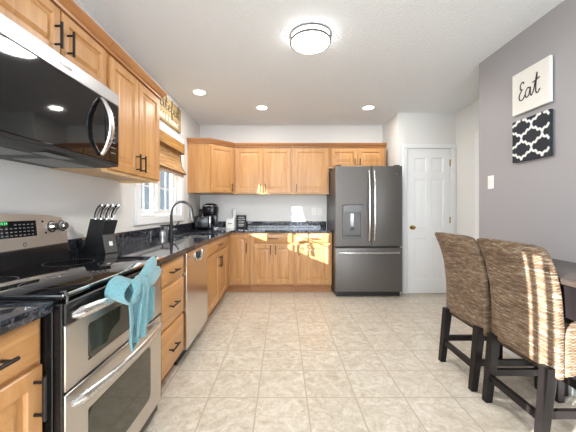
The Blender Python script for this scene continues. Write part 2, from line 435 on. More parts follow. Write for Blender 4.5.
# glazed door beside the camera (daylight enters here); unseen rear window added for the fill
bm = B(); plate(bm, FL, [-1.749, -1.68, -.96, -.88, -.16, -.101], [.041, .12, 1.95, 2.029], {(1, 1), (3, 1)}, -.11, -.05)
pd = struct('window_2', bm, M['window_white'])
for a0, a1 in ((-1.6795, -.9605), (-.8795, -.1605)):
    bm = B(); fbox(bm, FL, a0, a1, .1205, 1.9495, -.085, -.079); obj('pane', bm, M['glass'], pd, smooth=False)
for yy in (-.183, -.263):  # unseen bars added to cast the dark stripes on the near stool
    bm = B(); fbox(bm, FL, yy-.017, yy+.017, .121, 1.949, -.030, -.024, .001); obj('stripe_bar', bm, M['window_white'], pd)
bm = B(); plate(bm, FRr, [-1.598, -1.53, -.28, -.22, 1.03, 1.098], [.702, .77, 2.13, 2.198], {(1, 1), (3, 1)}, -.09, -.03)
pw = struct('added_window_3', bm, M['window_white'])
for a0, a1 in ((-1.5295, -.2805), (-.2195, 1.0295)):
    bm = B(); fbox(bm, FRr, a0, a1, .7705, 2.1295, -.065, -.06); obj('pane', bm, M['glass'], pw, smooth=False)

# outside
bm = B(); box(bm, -30, -1.5, -30, 40, -.4, -.3); g = obj('lawn', bm, M['grass'], smooth=False); put(g, 'ground outside beyond the kitchen window', 'lawn', kind='structure')
nb = thing('neighbour_house', (-6.5, 9.5, -.3), 'gray-sided house seen outside through the panes of the sink window', 'house')
bm = B(); box(bm, -11, -2.2, 9, 15, -.3, 6); obj('wall', bm, M['siding'], nb, smooth=False)
bm = B(); loft(bm, [[V((-11.3, 8.7, 6)), V((-11.3, 15.3, 6)), V((-11.3, 12, 8.4))], [V((-1.9, 8.7, 6)), V((-1.9, 15.3, 6)), V((-1.9, 12, 8.4))]]); obj('roof', bm, M['black_matte'], nb, smooth=False)

# ------------------------------------------------------------------ cabinetry
DOOR_PROF = [(0, .015), (.004, .019), (.052, .019), (.055, .015), (.058, .008), (.066, .0075), (.094, .0160), (.097, .0175)]
SMALL_PROF = [(0, .015), (.004, .019), (.042, .019), (.045, .015), (.048, .008), (.053, .0075), (.072, .0165)]
DRAWER_PROF = [(0, .010), (.006, .014), (.018, .019)]
def pull(parent, F, a, b, L=.13, vert=True):
    bm = B(); e = L/2; d0 = .0195
    P = (lambda t, c: F.p(a, b+t, c)) if vert else (lambda t, c: F.p(a+t, b, c))
    tube(bm, [P(-e, d0+.030), P(e, d0+.030)], .0058, 10)
    for s in (-1, 1): tube(bm, [P(s*(e-.017), d0-.0003), P(s*(e-.017), d0+.030)], .0048, 8)
    o = obj('handle', bm, M['bronze'], parent); o['label'] = 'dark bronze bar pull'
    return o
def cdoor(root, F, a0, a1, b0, b1, hs=None, hz=None, hl=.13):
    w2, h2 = a1-a0, b1-b0
    bm = B(); rings_panel(bm, Fr(F.p(a0, b0, .0006), F.u, F.v, F.n), w2, h2, DOOR_PROF if min(w2, h2) > .24 else SMALL_PROF)
    d = obj('door', bm, M['wood_v'], root, angle=25)
    if hs is not None: pull(d, F, (a0+.032 if hs == 'l' else a1-.032), hz, hl)
    return d
def drawer(root, F, a0, a1, b0, b1, hl=.13, ha=None):
    bm = B(); rings_panel(bm, Fr(F.p(a0, b0, .0006), F.u, F.v, F.n), a1-a0, b1-b0, DRAWER_PROF)
    d = obj('drawer', bm, M['wood_h'], root, angle=25)
    pull(d, F, (a0+a1)/2 if ha is None else ha, (b0+b1)/2, hl, False); return d
FX, ZC0, ZC1 = -.752, .850, .885            # carcass front on the left run; counter bottom / top
FBL = Fr((FX, 0, 0), (0, 1, 0), (0, 0, 1), (1, 0, 0))
FY = 4.088
FBB = Fr((0, FY, 0), (1, 0, 0), (0, 0, 1), (0, -1, 0))
TOE = .11
def base_left(label, y0, y1, sinkbase=False):
    t = thing('base_cabinet', (FX-.29, (y0+y1)/2, 0), label, 'cabinet', 'base cabinets under the countertop')
    bm = B()
    if sinkbase:
        loft(bm, [[V((x, y, z)) for x, z in ((XL+.002, TOE), (FX, TOE), (FX, ZC0-.001), (FX-.018, ZC0-.001), (FX-.018, .655), (XL+.002, .655))] for y in (y0+.001, y1-.001)])
    else: box(bm, XL+.002, FX, y0+.001, y1-.001, TOE, ZC0-.001, .0015)
    obj('carcass', bm, M['wood_v'], t)
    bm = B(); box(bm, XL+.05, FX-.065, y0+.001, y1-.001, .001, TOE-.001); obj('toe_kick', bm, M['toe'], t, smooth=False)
    return t
def base_back(label, x0, x1):
    t = thing('base_cabinet', ((x0+x1)/2, FY+.29, 0), label, 'cabinet', 'base cabinets under the countertop')
    bm = B(); box(bm, x0+.001, x1-.001, FY, YB-.002, TOE, ZC0-.001, .0015); obj('carcass', bm, M['wood_v'], t)
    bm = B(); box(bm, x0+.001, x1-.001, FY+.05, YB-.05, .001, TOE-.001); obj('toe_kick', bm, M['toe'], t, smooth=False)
    return t
DZ0, DZ1 = .695, .835
# near unit, left of the range
t = base_left('honey maple base cabinet at the bottom left corner, nearer than the range', .30, .90)
drawer(t, FBL, .325, .886, .712, .838, .16, .69); cdoor(t, FBL, .325, .886, .135, .698, 'r', .612, .13)
# drawer bank
t = base_left('narrow maple base cabinet of three stacked drawers between range and dishwasher', 1.67, 2.168)
for b0, b1 in ((.697, .835), (.420, .675), (.130, .400)): drawer(t, FBL, 1.69, 2.148, b0, b1, .13)
# sink base
t = base_left('maple sink base cabinet with one drawer over two doors, past the dishwasher', 2.78, 3.90, True)
drawer(t, FBL, 2.80, 3.80, .71, .835, .13, 3.33); cdoor(t, FBL, 2.80, 3.325, .130, .69, 'r', .58); cdoor(t, FBL, 3.335, 3.80, .130, .69, 'l', .58)
# corner base
t = thing('base_cabinet', (-.9, 4.3, 0), 'maple corner base cabinet with a single narrow door, where the runs meet', 'cabinet', 'base cabinets under the countertop')
bm = B(); loft(bm, [[V((x, y, z)) for x, y in ((XL+.002, 3.902), (FX, 3.902), (FX, FY), (-.462, FY), (-.462, YB-.002), (XL+.002, YB-.002))] for z in (TOE, ZC0-.001)]); obj('carcass', bm, M['wood_v'], t, smooth=False)
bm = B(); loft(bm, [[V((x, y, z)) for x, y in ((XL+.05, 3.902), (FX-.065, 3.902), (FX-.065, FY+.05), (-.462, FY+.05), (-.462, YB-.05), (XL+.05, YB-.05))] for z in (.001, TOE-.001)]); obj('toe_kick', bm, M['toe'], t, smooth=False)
cdoor(t, FBB, -.725, -.478, .132, .828, 'r', .64)
# double
t = base_back('maple base cabinet with one wide drawer over two doors, centre of the back run', -.460, .165)
drawer(t, FBB, -.412, .135, .705, .835, .13); cdoor(t, FBB, -.412, -.142, .132, .685, 'r', .61); cdoor(t, FBB, -.134, .135, .132, .685, 'l', .61)
# right
t = base_back('maple base cabinet with one drawer over one door, next to the fridge', .167, .690)
drawer(t, FBB, .192, .668, .705, .835, .13); cdoor(t, FBB, .192, .668, .132, .685, 'l', .60)

# ---- countertops
ct = thing('countertop', (-1.0, 3, ZC0), 'long L-shaped black granite countertop holding the sink', 'countertop')
SX0, SX1, SY0, SY1 = -1.17, -.82, 2.98, 3.62
CF = -.712
FT = Fr((0, 0, 0), (1, 0, 0), (0, 1, 0), (0, 0, 1))
bm = B(); plate(bm, FT, [XL+.002, SX0, SX1, CF, .694], [1.668, SY0, SY1, 4.052, YB-.002], {(1, 1)} | {(3, 0), (3, 1), (3, 2)}, ZC0, ZC1)
obj('top', bm, M['granite'], ct, bev=.004)
bm = B(); box(bm, XL+.002, XL+.022, 1.668, YB-.002, ZC1+.0005, ZC1+.10, .002); box(bm, XL+.0225, .694, YB-.022, YB-.002, ZC1+.0005, ZC1+.10, .002)
obj('backsplash', bm, M['granite'], ct)
ct = thing('countertop', (-1.0, .6, ZC0), 'short piece of black granite countertop at the left edge, nearer than the range', 'countertop')
bm = B(); box(bm, XL+.002, CF, .30, .901, ZC0, ZC1, .004, seg=2); obj('top', bm, M['granite'], ct)
bm = B(); box(bm, XL+.002, XL+.022, .30, .901, ZC1+.0005, ZC1+.10, .002); obj('backsplash', bm, M['granite'], ct)

# ---- sink
sk = thing('sink', (-1.0, 3.3, .68), 'undermount steel sink set in the granite below the window', 'sink')
bm = B(); plate(bm, FT, [SX0-.02, SX0+.006, SX1-.006, SX1+.02], [SY0-.02, SY0+.006, SY1-.006, SY1+.02], {(1, 1)}, .68, ZC0-.001)
box(bm, SX0-.005, SX1+.005, SY0-.005, SY1+.005, .672, .684); obj('basin', bm, M['steel_bright'], sk, bev=.004)
bm = B(); lathe(bm, Fr((-1.0, 3.3, .6842), (1, 0, 0), (0, 1, 0), (0, 0, 1)), [(0, 0), (.045, 0), (.045, .003), (.03, .001), (0, .0005)]); obj('drain', bm, M['chrome'], sk)

# ---- upper cabinets
UX = XL+.315
FUL = Fr((UX, 0, 0), (0, 1, 0), (0, 0, 1), (1, 0, 0))
UZ1 = 2.085
UY = YB-.315
FUB = Fr((0, UY, 0), (1, 0, 0), (0, 0, 1), (0, -1, 0))
def crown(root, path, z0, mold=True):
    """moulding swept along path [(x,y)] with outward normals on its right side"""
    prof = [(-.01, 0), (.020, 0), (.022, .012), (.030, .016), (.036, .030), (.050, .044), (.052, .056), (-.01, .056)]
    P = [V((x, y, 0)) for x, y in path]; nrm = []
    dirs = [(P[i+1]-P[i]).normalized() for i in range(len(P)-1)]
    for i in range(len(P)):
        d0 = dirs[max(i-1, 0)]; d1 = dirs[min(i, len(dirs)-1)]
        n0 = V((d0.y, -d0.x, 0)); n1 = V((d1.y, -d1.x, 0)); b = (n0+n1).normalized(); nrm.append(b/max(.3, b.dot(n0)))
    bm = B(); loft(bm, [[P[i]+nrm[i]*a+V((0, 0, z0+b)) for a, b in prof] for i in range(len(P))])
    obj('crown', bm, M['crown'], root, angle=50)
def upper_left(label, y0, y1, z0, z1=UZ1):
    t = thing('wall_cabinet', (XL+.16, (y0+y1)/2, z0), label, 'cabinet', 'wall cabinets')
    bm = B(); plate(bm, FT, [XL+.002, UX], [y0+.001, y1-.001], set(), z0+.012, z1); obj('carcass', bm, M['wood_v'], t, bev=.0015)
    bm = B(); box(bm, UX-.02, UX, y0+.001, y1-.001, z0-.012, z0+.0115, .001); box(bm, XL+.002, UX-.021, y1-.018, y1-.001, z0-.012, z0+.0115, .001); box(bm, XL+.002, UX-.021, y0+.001, y1-.019, z0+.006, z0+.0115, 0)
    obj('bottom_rail', bm, M['wood_in'], t, smooth=False)
    return t
zL = 1.40
t = upper_left('short maple wall cabinet with two doors above the microwave', .955, 1.665, 1.838)
cdoor(t, FUL, .965, 1.312, 1.852, 2.075, 'r', 1.94, .115); cdoor(t, FUL, 1.322, 1.648, 1.852, 2.075, 'l', 1.94, .115)
crown(t, [(UX+.0, 1.665), (UX+.0, .955)][::-1], UZ1+.001)
t = upper_left('tall maple wall cabinet with two doors, right of the microwave', 1.667, 2.385, zL)
cdoor(t, FUL, 1.692, 2.022, zL+.006, 2.07, 'r', 1.49, .12); cdoor(t, FUL, 2.032, 2.368, zL+.006, 2.07, 'l', 1.49, .12)
crown(t, [(UX, 1.667), (UX, 2.385), (XL+.03, 2.385)], UZ1+.001)
zB, UZB = 1.412, 2.11
def upper_back(label, x0, x1, z0, z1=UZB, y=UY):
    t = thing('wall_cabinet', ((x0+x1)/2, YB-.16, z0), label, 'cabinet', 'wall cabinets')
    bm = B(); box(bm, x0+.001, x1-.001, y, YB-.002, z0+.012, z1, .0015); obj('carcass', bm, M['wood_v'], t)
    bm = B(); box(bm, x0+.001, x1-.001, y, y+.02, z0-.006, z0+.0115, .001); box(bm, x0+.001, x1-.001, y+.021, YB-.002, z0+.005, z0+.0115); obj('bottom_rail', bm, M['wood_in'], t, smooth=False)
    return t
# diagonal corner
t = thing('wall_cabinet', (-1.05, 4.4, zB), 'angled corner wall cabinet with one diagonal door, above the coffee maker', 'cabinet', 'wall cabinets')
cy = 4.07
poly = [(XL+.002, cy), (XL+.305, cy), (-.735, UY), (-.735, YB-.002), (XL+.002, YB-.002)]
bm = B(); loft(bm, [[V((x, y, z)) for x, y in poly] for z in (zB+.0, UZB)]); obj('carcass', bm, M['wood_v'], t, smooth=False)
dd = V((-.735-(XL+.305), UY-cy, 0)); L = dd.length; u_ = dd.normalized()
FDg = Fr((XL+.305, cy, 0), u_, (0, 0, 1), (u_.y, -u_.x, 0))
cdoor(t, FDg, .022, L-.03, zB+.012, 2.088, 'r', 1.50, .12)
crown(t, [(XL+.002, cy), (XL+.305, cy), (-.735, UY)], UZB+.001)
t = upper_back('wide maple wall cabinet with two doors, centre of the back wall', -.733, .135, zB)
cdoor(t, FUB, -.708, -.305, zB+.010, 2.09, 'r', 1.495, .12); cdoor(t, FUB, -.295, .108, zB+.010, 2.09, 'l', 1.495, .12)
crown(t, [(-.733, UY), (.135, UY)], UZB+.001)
t = upper_back('single-door maple wall cabinet immediately left of the fridge', .137, .694, zB)
cdoor(t, FUB, .168, .668, zB+.010, 2.09, 'l', 1.495, .12)
crown(t, [(.137, UY), (.694, UY)], UZB+.001)
t = upper_back('short maple wall cabinet with two doors above the fridge', .696, 1.545, 1.80)
cdoor(t, FUB, .72, 1.108, 1.825, 2.09, 'r', 1.885, .10); cdoor(t, FUB, 1.118, 1.508, 1.825, 2.09, 'l', 1.885, .10)
crown(t, [(.696, UY), (1.545, UY)], UZB+.001)

# ------------------------------------------------------------------ range
R0, R1 = .907, 1.663
rg = thing('range', (-1.0, 1.285, 0), 'stainless double oven electric range with a black glass cooktop', 'stove')
bm = B(); box(bm, XL+.02, -.722, R0, R1, .03, .884, .002); obj('body', bm, M['black'], rg)
for sx in (XL+.08, -.80):
    for sy in (R0+.05, R1-.05):
        bm = B(); lathe(bm, Fr((sx, sy, .001), (1, 0, 0), (0, 1, 0), (0, 0, 1)), [(.02, 0), (.02, .02), (.012, .029)], 12); obj('foot', bm, M['rubber'], rg)
bm = B(); box(bm, -1.222, -.692, R0, R1, .8845, .902, .003, seg=2); cktop = obj('cooktop', bm, M['glass_black'], rg)
bm = B(); ring = []
def annulus(bm, F, r0, r1, c, n=40):
    a = [bm.verts.new(F.p(r0*math.cos(2*PI*k/n), r0*math.sin(2*PI*k/n), c)) for k in range(n)]
    b = [bm.verts.new(F.p(r1*math.cos(2*PI*k/n), r1*math.sin(2*PI*k/n), c)) for k in range(n)]
    for k in range(n): bm.faces.new((a[k], b[k], b[(k+1) % n], a[(k+1) % n]))
M['ring'] = mat('burner_marking', (.10, .10, .105), .3)
for bx, by, br_ in ((-.84, 1.08, .11), (-.84, 1.48, .09), (-1.09, 1.08, .08), (-1.09, 1.48, .11)):
    bm = B(); annulus(bm, Fr((bx, by, .9023), (1, 0, 0), (0, 1, 0), (0, 0, 1)), br_-.003, br_, 0); obj('burner_ring', bm, M['ring'], cktop, smooth=False)
bm = B(); box(bm, -.6915, -.688, R0, R1, .894, .903, .001)
obj('cooktop_trim', bm, M['steel_bright'], rg)
# back guard
FG = Fr((-1.222, 0, .885), (0, 1, 0), V((-.10, 0, 1)), V((1, 0, .10)))
bm = B()
outl = [(R0+.0, .095), (R1+.0, .095), (R1+.0, .16), (R1-.012, .215), (R1-.035, .243), (R1-.12, .258), (1.285, .268), (R0+.12, .258), (R0+.035, .243), (R0+.012, .215), (R0, .16)]
loft(bm, [[FG.p(a, b, c) for a, b in outl] for c in (-.06, -.004, 0)]); obj('control_panel', bm, M['steel'], rg, smooth=False, bev=.003)
bm = B(); loft(bm, [[FG.p(a+(.004 if a > 1.285 else -.004)*0, b+.006, c) for a, b in outl] for c in (-.075, -.0605)]); box(bm, XL+.03, -1.224, R0, R1, .885, .984, .004); obj('back_guard', bm, M['black'], rg, bev=.002)
bm = B(); fbox(bm, FG, R0+.19, R1-.205, .155, .232, .0005, .003, .001); dsp = obj('display', bm, M['glass_black'], rg)
M['panel_mark'] = mat('panel_marking', (.17, .17, .175), .5)
bm = B()
for r_ in range(4):
    for c_ in range(15):
        if r_ == 3 and 4 < c_ < 10: continue
        a = R0+.205+c_*.0225; fbox(bm, FG, a, a+.012, .163+r_*.0165, .167+r_*.0165, .0031, .0034)
obj('key_markings', bm, M['panel_mark'], dsp, smooth=False)
obj('clock', text_bm('10:24', Fr(FG.p(1.285+.0, .222, .0036), FG.u, FG.v, FG.n), .018), M['display'], dsp, smooth=False)
for a in (R0+.035, R0+.105, R1-.105, R1-.035):
    bm = B(); lathe(bm, Fr(FG.p(a, .195, .0005), FG.u, FG.v, FG.n), [(0, 0), (.027, 0), (.027, .004), (.022, .006), (.021, .022), (.018, .026), (0, .026)], 24)
    kb = obj('knob', bm, M['chrome'], rg)
    bm = B(); annulus(bm, Fr(FG.p(a, .195, .001), FG.u, FG.v, FG.n), .0272, .031, .0002, 28); obj('knob_ring', bm, M['black'], kb, smooth=False)
for a, b in ((R1-.165, .225), (R1-.15, .165)):
    bm = B(); lathe(bm, Fr(FG.p(a, b, .0005), FG.u, FG.v, FG.n), [(0, 0), (.005, 0), (.005, .003), (0, .003)], 12); obj('button', bm, M['black'], rg)
bm = B(); annulus(bm, Fr(FG.p(1.385, .118, .001), FG.u, FG.v, FG.n), .007, .0095, 0, 20); obj('badge', bm, M['black'], rg, smooth=False)
# front: black band, two oven doors
FO = Fr((-.7215, 0, 0), (0, 1, 0), (0, 0, 1), (1, 0, 0))
def oven(name, z0, z1, wz0, wz1, hz, capz=None):
    bm = B(); a0, a1 = R0+.014, R1-.018
    plate(bm, FO, [a0, R0+.125, R1-.15, a1], [z0, wz0, wz1, z1], {(1, 1)}, .001, .030)
    d = obj(name, bm, M['steel'], rg, bev=.003)
    bm = B(); w2, h2 = (R1-.15)-(R0+.125), wz1-wz0
    cut = .03
    us_, vs_ = R0+.125, wz0
    # octagon-cornered dark glass slightly below the face
    pts = []
    for (cx, cz, s0) in ((us_+cut, vs_+cut, 180), (us_+w2-cut, vs_+cut, 270), (us_+w2-cut, vs_+h2-cut, 0), (us_+cut, vs_+h2-cut, 90)):
        for k in range(5):
            an = math.radians(s0+k*22.5); pts.append((cx+cut*math.cos(an), cz+cut*math.sin(an)))
    loft(bm, [[FO.p(a, b, c) for a, b in pts] for c in (.024, .031)])
    obj('oven_window', bm, M['oven_glass'], d, smooth=False)
    bm = B(); s = (us_, us_+w2, vs_, vs_+h2)
    fbox(bm, FO, us_+.0005, us_+w2-.0005, vs_+.0005, vs_+h2-.0005, .002, .0235); 
    obj('window_seal', bm, M['steel'], d, smooth=False)
    bm = B(); e0, e1 = a0+.012, a1-.03; pts = []; rr = []
    for k in range(25):
        t_ = k/24; s_ = math.sin(PI*t_)
        pts.append(FO.p(e0+(e1-e0)*t_, hz, .042+.036*s_**.6)); rr.append(.0205-.004*s_ if 0 < k < 24 else .008)
    tube(bm, pts, rr, 12, flat=(V((1, 0, 0)), .62))
    for e in (e0+.02, e1-.02): fbox(bm, FO, e-.014, e+.014, hz-.009, hz+.009, .0305, .046, .003)
    hd = obj('handle', bm, M['steel_h'], d)
    return d
M['oven_glass'] = mat('oven_window_glass', (.035, .034, .022), .06, 0, .6)
up = oven('upper_oven_door', .586, .798, .635, .762, .828)
bm = B(); fbox(bm, FO, R0+.012, R1-.016, .7985, .872, .001, .032, .004); obj('door_top_band', bm, M['black'], up)
lo = oven('lower_oven_door', .098, .576, .19, .46, .540)
for a0, a1 in ((R0+.003, R0+.0135), (R1-.0155, R1-.003)):
    bm = B(); fbox(bm, FO, a0, a1, .10, .87, .001, .026, .002); obj('side_trim', bm, M['black'], rg)
bm = B(); box(bm, -.76, -.7225, R0+.01, R1-.01, .0305-.002, .029); fbox(bm, FO, R0+.015, R1-.018, .035, .092, .0005, .010, .002); obj('kick_panel', bm, M['black'], rg)
bm = B()
tube(bm, [(-.684, R0+.010, .870), (-.682, R0+.010, .895), (-.690, R0+.012, .909), (-.705, R0+.014, .906)], [.0045, .005, .005, .004], 10)
obj('corner_latch', bm, mat('latch_gray', (.12, .12, .12), .2, .9), rg)

# ------------------------------------------------------------------ microwave
mw = thing('microwave', (-1.14, 1.285, 1.405), 'over-the-range microwave with black glass door and chrome bow handle', 'microwave')
FM = Fr((-.965, 0, 0), (0, 1, 0), (0, 0, 1), (1, 0, 0))
bm = B(); box(bm, XL+.004, -.966, R0, 1.662, 1.424, 1.826, .002); obj('body', bm, M['black_matte'], mw)
bm = B(); fbox(bm, FM, R0, 1.662, 1.757, 1.826, 0, .026, .003); obj('vent_band', bm, steel('vent_band_steel', (.34, .335, .34), .38, (3, 3, 300)), mw)
bm = B(); fbox(bm, FM, R0, 1.535, 1.432, 1.7555, 0, .024, .003); md = obj('door', bm, M['glass_black'], mw)
bm = B(); fbox(bm, FM, 1.537, 1.662, 1.432, 1.7555, 0, .024, .003); cp = obj('control_panel', bm, M['glass_black'], mw)
bm = B()
for r_ in range(8):
    bm = B(); fbox(bm, FM, 1.585, 1.628, 1.48+r_*.029, 1.485+r_*.029, .0241, .0245)
    obj('key_marking', bm, M['panel_mark'], cp, smooth=False)
bm = B(); pts = []; rr = []
for k in range(25):
    t_ = k/24; pts.append(FM.p(1.495, 1.456+.285*t_, .032+.050*math.sin(PI*t_)**.8)); rr.append(.013+.007*math.sin(PI*t_))
tube(bm, pts, rr, 12, flat=(V((1, 0, 0)), .55)); obj('handle', bm, M['steel_h'], md)
bm = B(); fbox(bm, FM, 1.22, 1.29, 1.782, 1.795, .0261, .0272, .0004); obj('badge', bm, M['chrome'], mw)
bm = B(); loft(bm, [[V((x, y, z)) for x, z in ((-.941, 1.4315), (-.945, 1.416), (-1.02, 1.408), (XL+.01, 1.408), (XL+.01, 1.4235), (-.966, 1.4235), (-.966, 1.4315))] for y in (R0+.001, 1.661)]); obj('underside_panel', bm, M['black_matte'], mw, smooth=False)
M['filter'] = mat('grease_filter_mesh', (.30, .31, .32), .4, .8)
m = M['filter']; ck = nd(m, 'ShaderNodeTexVoronoi'); ck.inputs['Scale'].default_value = 160; lk(m, coords(m), ck.inputs['Vector']); bump(m, ck.outputs['Distance'], .8, .01)
for a in (.95, 1.34):
    bm = B(); box(bm, -1.25, -1.06, a, a+.29, 1.4045, 1.4078, .001); obj('grease_filter', bm, M['filter'], mw)
bm = B(); box(bm, -1.04, -.98, 1.20, 1.36, 1.4050, 1.4078, .001); obj('light_cover', bm, M['filter'], mw)

# ------------------------------------------------------------------ dishwasher
dw = thing('dishwasher', (-1.0, 2.475, 0), 'stainless steel dishwasher with a pocket handle between drawers and sink cabinet', 'dishwasher')
FW = Fr((-.752, 0, 0), (0, 1, 0), (0, 0, 1), (1, 0, 0))
bm = B(); box(bm, XL+.03, -.753, 2.175, 2.773, .10, .846); obj('tub', bm, M['black_matte'], dw, smooth=False)
bm = B(); plate(bm, FW, [2.176, 2.375, 2.575, 2.772], [.115, .755, .815, .845], {(1, 1)}, 0, .030); ddr = obj('door', bm, M['steel_bright'], dw, bev=.003)
bm = B(); loft(bm, [[FW.p(a, b, c) for a, b in ((2.3752, .8148), (2.5748, .8148), (2.5748, .79), (2.545, .7552), (2.405, .7552), (2.3752, .79))] for c in (.001, .008)]); obj('handle_pocket', bm, M['dark_gap'], ddr, smooth=False)
bm = B(); tube(bm, catmull([FW.p(2.372, .820, .031), FW.p(2.378, .785, .034), FW.p(2.41, .752, .036), FW.p(2.475, .745, .037), FW.p(2.54, .752, .036), FW.p(2.572, .785, .034), FW.p(2.578, .820, .031)], 6), .006, 8); obj('handle_lip', bm, M['chrome'], ddr)
bm = B(); fbox(bm, FW, 2.20, 2.245, .79, .815, .0301, .031, .0004); obj('badge', bm, M['panel_mark'], ddr)
bm = B(); box(bm, XL+.10, -.80, 2.18, 2.768, .001, .099); obj('toe_kick', bm, M['black_matte'], dw, smooth=False)

# ------------------------------------------------------------------ refrigerator
fr = thing('refrigerator', (1.15, 4.3, 0), 'slate gray french-door refrigerator with chrome handles and water dispenser', 'refrigerator')
fx0, fx1 = .698, 1.592
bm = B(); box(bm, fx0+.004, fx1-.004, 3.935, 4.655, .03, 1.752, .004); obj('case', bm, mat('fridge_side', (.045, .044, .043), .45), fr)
FF = Fr((0, 3.934, 0), (1, 0, 0), (0, 0, 1), (0, -1, 0))
xm = 1.186
bm = B(); plate(bm, FF, [fx0, .800, 1.062, xm-.003], [.682, .792, 1.236, 1.757], {(1, 1)}, .004, .064); ld = obj('left_door', bm, M['slate'], fr, bev=.006)
bm = B(); fbox(bm, FF, xm+.003, fx1, .682, 1.757, .004, .064, .007, seg=3); rd = obj('right_door', bm, M['slate'], fr)
bm = B(); fbox(bm, FF, fx0, fx1, .075, .662, .004, .064, .007, seg=3); fd = obj('freezer_drawer', bm, M['slate'], fr)
bm = B(); fbox(bm, FF, fx0+.02, fx1-.02, .012, .070, .0005, .030, .003); obj('toe_grille', bm, M['black_matte'], fr)
# dispenser
M['disp'] = mat('dispenser_gray', (.16, .155, .15), .3, .5)
bm = B(); t = FF
fbox(bm, FF, .801, 1.061, .793, 1.235, .005, .010)
plate(bm, FF, [.801, .822, 1.040, 1.061], [.793, .815, 1.130, 1.235], {(1, 1)}, .0105, .066)
ds = obj('dispenser', bm, M['disp'], ld, bev=.002)
bm = B(); fbox(bm, FF, .812, 1.050, 1.140, 1.228, .0665, .069, .002); obj('dispenser_panel', bm, mat('dispenser_glass', (.20, .20, .20), .12, .3), ld)
bm = B(); fbox(bm, FF, .905, .958, .90, 1.125, .0105, .030, .004); obj('paddle', bm, M['chrome'], ld)
bm = B(); fbox(bm, FF, .824, 1.038, .816, .823, .0105, .060, .001); obj('drip_tray', bm, M['black_matte'], ld)
def fridge_handle(p0, p1, out, par, n=V((0, -1, 0))):
    bm = B(); p0, p1 = V(p0), V(p1); pts = []; rr = []
    for k in range(25):
        t_ = k/24; pts.append(p0.lerp(p1, t_)+n*(.018+out*min(1, math.sin(PI*t_)*1.6)**.7)); rr.append(.0125+.0045*math.sin(PI*t_))
    tube(bm, pts, rr, 12)
    for q in (.02, .98):
        c = p0.lerp(p1, q); tube(bm, [c+n*.0005, c+n*.03], .009, 10)
    obj('handle', bm, M['steel_h'], par)
fridge_handle((xm-.042, 3.8695, .755), (xm-.042, 3.8695, 1.695), .035, ld)
fridge_handle((xm+.026, 3.8695, .755), (xm+.026, 3.8695, 1.695), .035, rd)
fridge_handle((fx0+.045, 3.8695, .600), (fx1-.045, 3.8695, .600), .032, fd)
bm = B(); lathe(bm, Fr((1.520, 3.8698, 1.655), (1, 0, 0), (0, 0, 1), (0, -1, 0)), [(0, 0), (.015, 0), (.015, .0015), (.0, .002)], 20); k = obj('badge', bm, M['chrome'], rd)
for hx in (fx0+.05, fx1-.06):
    bm = B(); box(bm, hx-.035, hx+.035, 3.89, 4.00, 1.7585, 1.772, .003); obj('hinge_cover', bm, M['black_matte'], fr)

# ------------------------------------------------------------------ ceiling lights
cl = thing('ceiling_light', (.215, 2.27, H), 'round flush-mount ceiling lamp with two dark metal bands, lit', 'ceiling lamp')
FC = Fr((.215, 2.27, H), (1, 0, 0), (0, -1, 0), (0, 0, -1))
bm = B(); lathe(bm, FC, [(.0, .001), (.145, .001), (.145, .026), (.148, .028), (.148, .058), (.136, .070), (.0, .074)], 48); obj('diffuser', bm, M['lamp_diffuser'], cl)
M['band'] = mat('brushed_dark_nickel', (.16, .155, .15), .35, .9)
for c0, c1, r in ((.002, .014, .160), (.042, .058, .160)):
    bm = B(); n = 48
    loft(bm, [[FC.p(rr*math.cos(2*PI*k/n), rr*math.sin(2*PI*k/n), cc) for k in range(n)] for rr, cc in ((r-.011, c0), (r, c0), (r, c1), (r-.011, c1), (r-.011, c0))], cap0=False, cap1=False); obj('metal_band', bm, M['band'], cl)
for k in range(4):
    a = PI/4+PI/2*k+.8; bm = B(); tube(bm, [FC.p(.156*math.cos(a), .156*math.sin(a), .012), FC.p(.156*math.cos(a), .156*math.sin(a), .046)], .003, 6); obj('strut', bm, M['band'], cl)
l = lamp('flush_lamp_light', 'AREA', (.215, 2.27, H-.10), 15, (1, .98, .94), (0, 0, -1), shape='DISK', size=.28); l.parent = cl; l.location = (0, 0, -.10)
base = None
for i, (x, y, lab) in enumerate(((-.966, 3.355, 'leftmost recessed ceiling downlight, above the sink counter'), (-.28, 3.86, 'middle recessed ceiling downlight, above the back wall cabinets'), (1.138, 3.86, 'rightmost recessed ceiling downlight, in front of the fridge'))):
    if base is None:
        base = thing('recessed_downlight', (x, y, H), lab, 'ceiling lamp', 'recessed ceiling downlights')
        Fd = Fr((x, y, H), (1, 0, 0), (0, -1, 0), (0, 0, -1))
        bm = B(); n = 32; loft(bm, [[Fd.p(rr*math.cos(2*PI*k/n), rr*math.sin(2*PI*k/n), cc) for k in range(n)] for rr, cc in ((.066, .001), (.088, .001), (.086, .006), (.068, .008), (.066, .001))], cap0=False, cap1=False); obj('trim_ring', bm, M['white'], base)
        bm = B(); lathe(bm, Fd, [(0, .001), (.065, .001), (.063, .004), (.0, .005)], 32); obj('lens', bm, M['down_lens'], base)
        l = lamp('downlight', 'AREA', (0, 0, 0), 5, (1, .95, .87), (0, 0, -1), shape='DISK', size=.12); l.parent = base; l.location = (0, 0, -.012)
    else:
        c = copy_tree(base); c.location = (x, y, H); c['label'] = lab

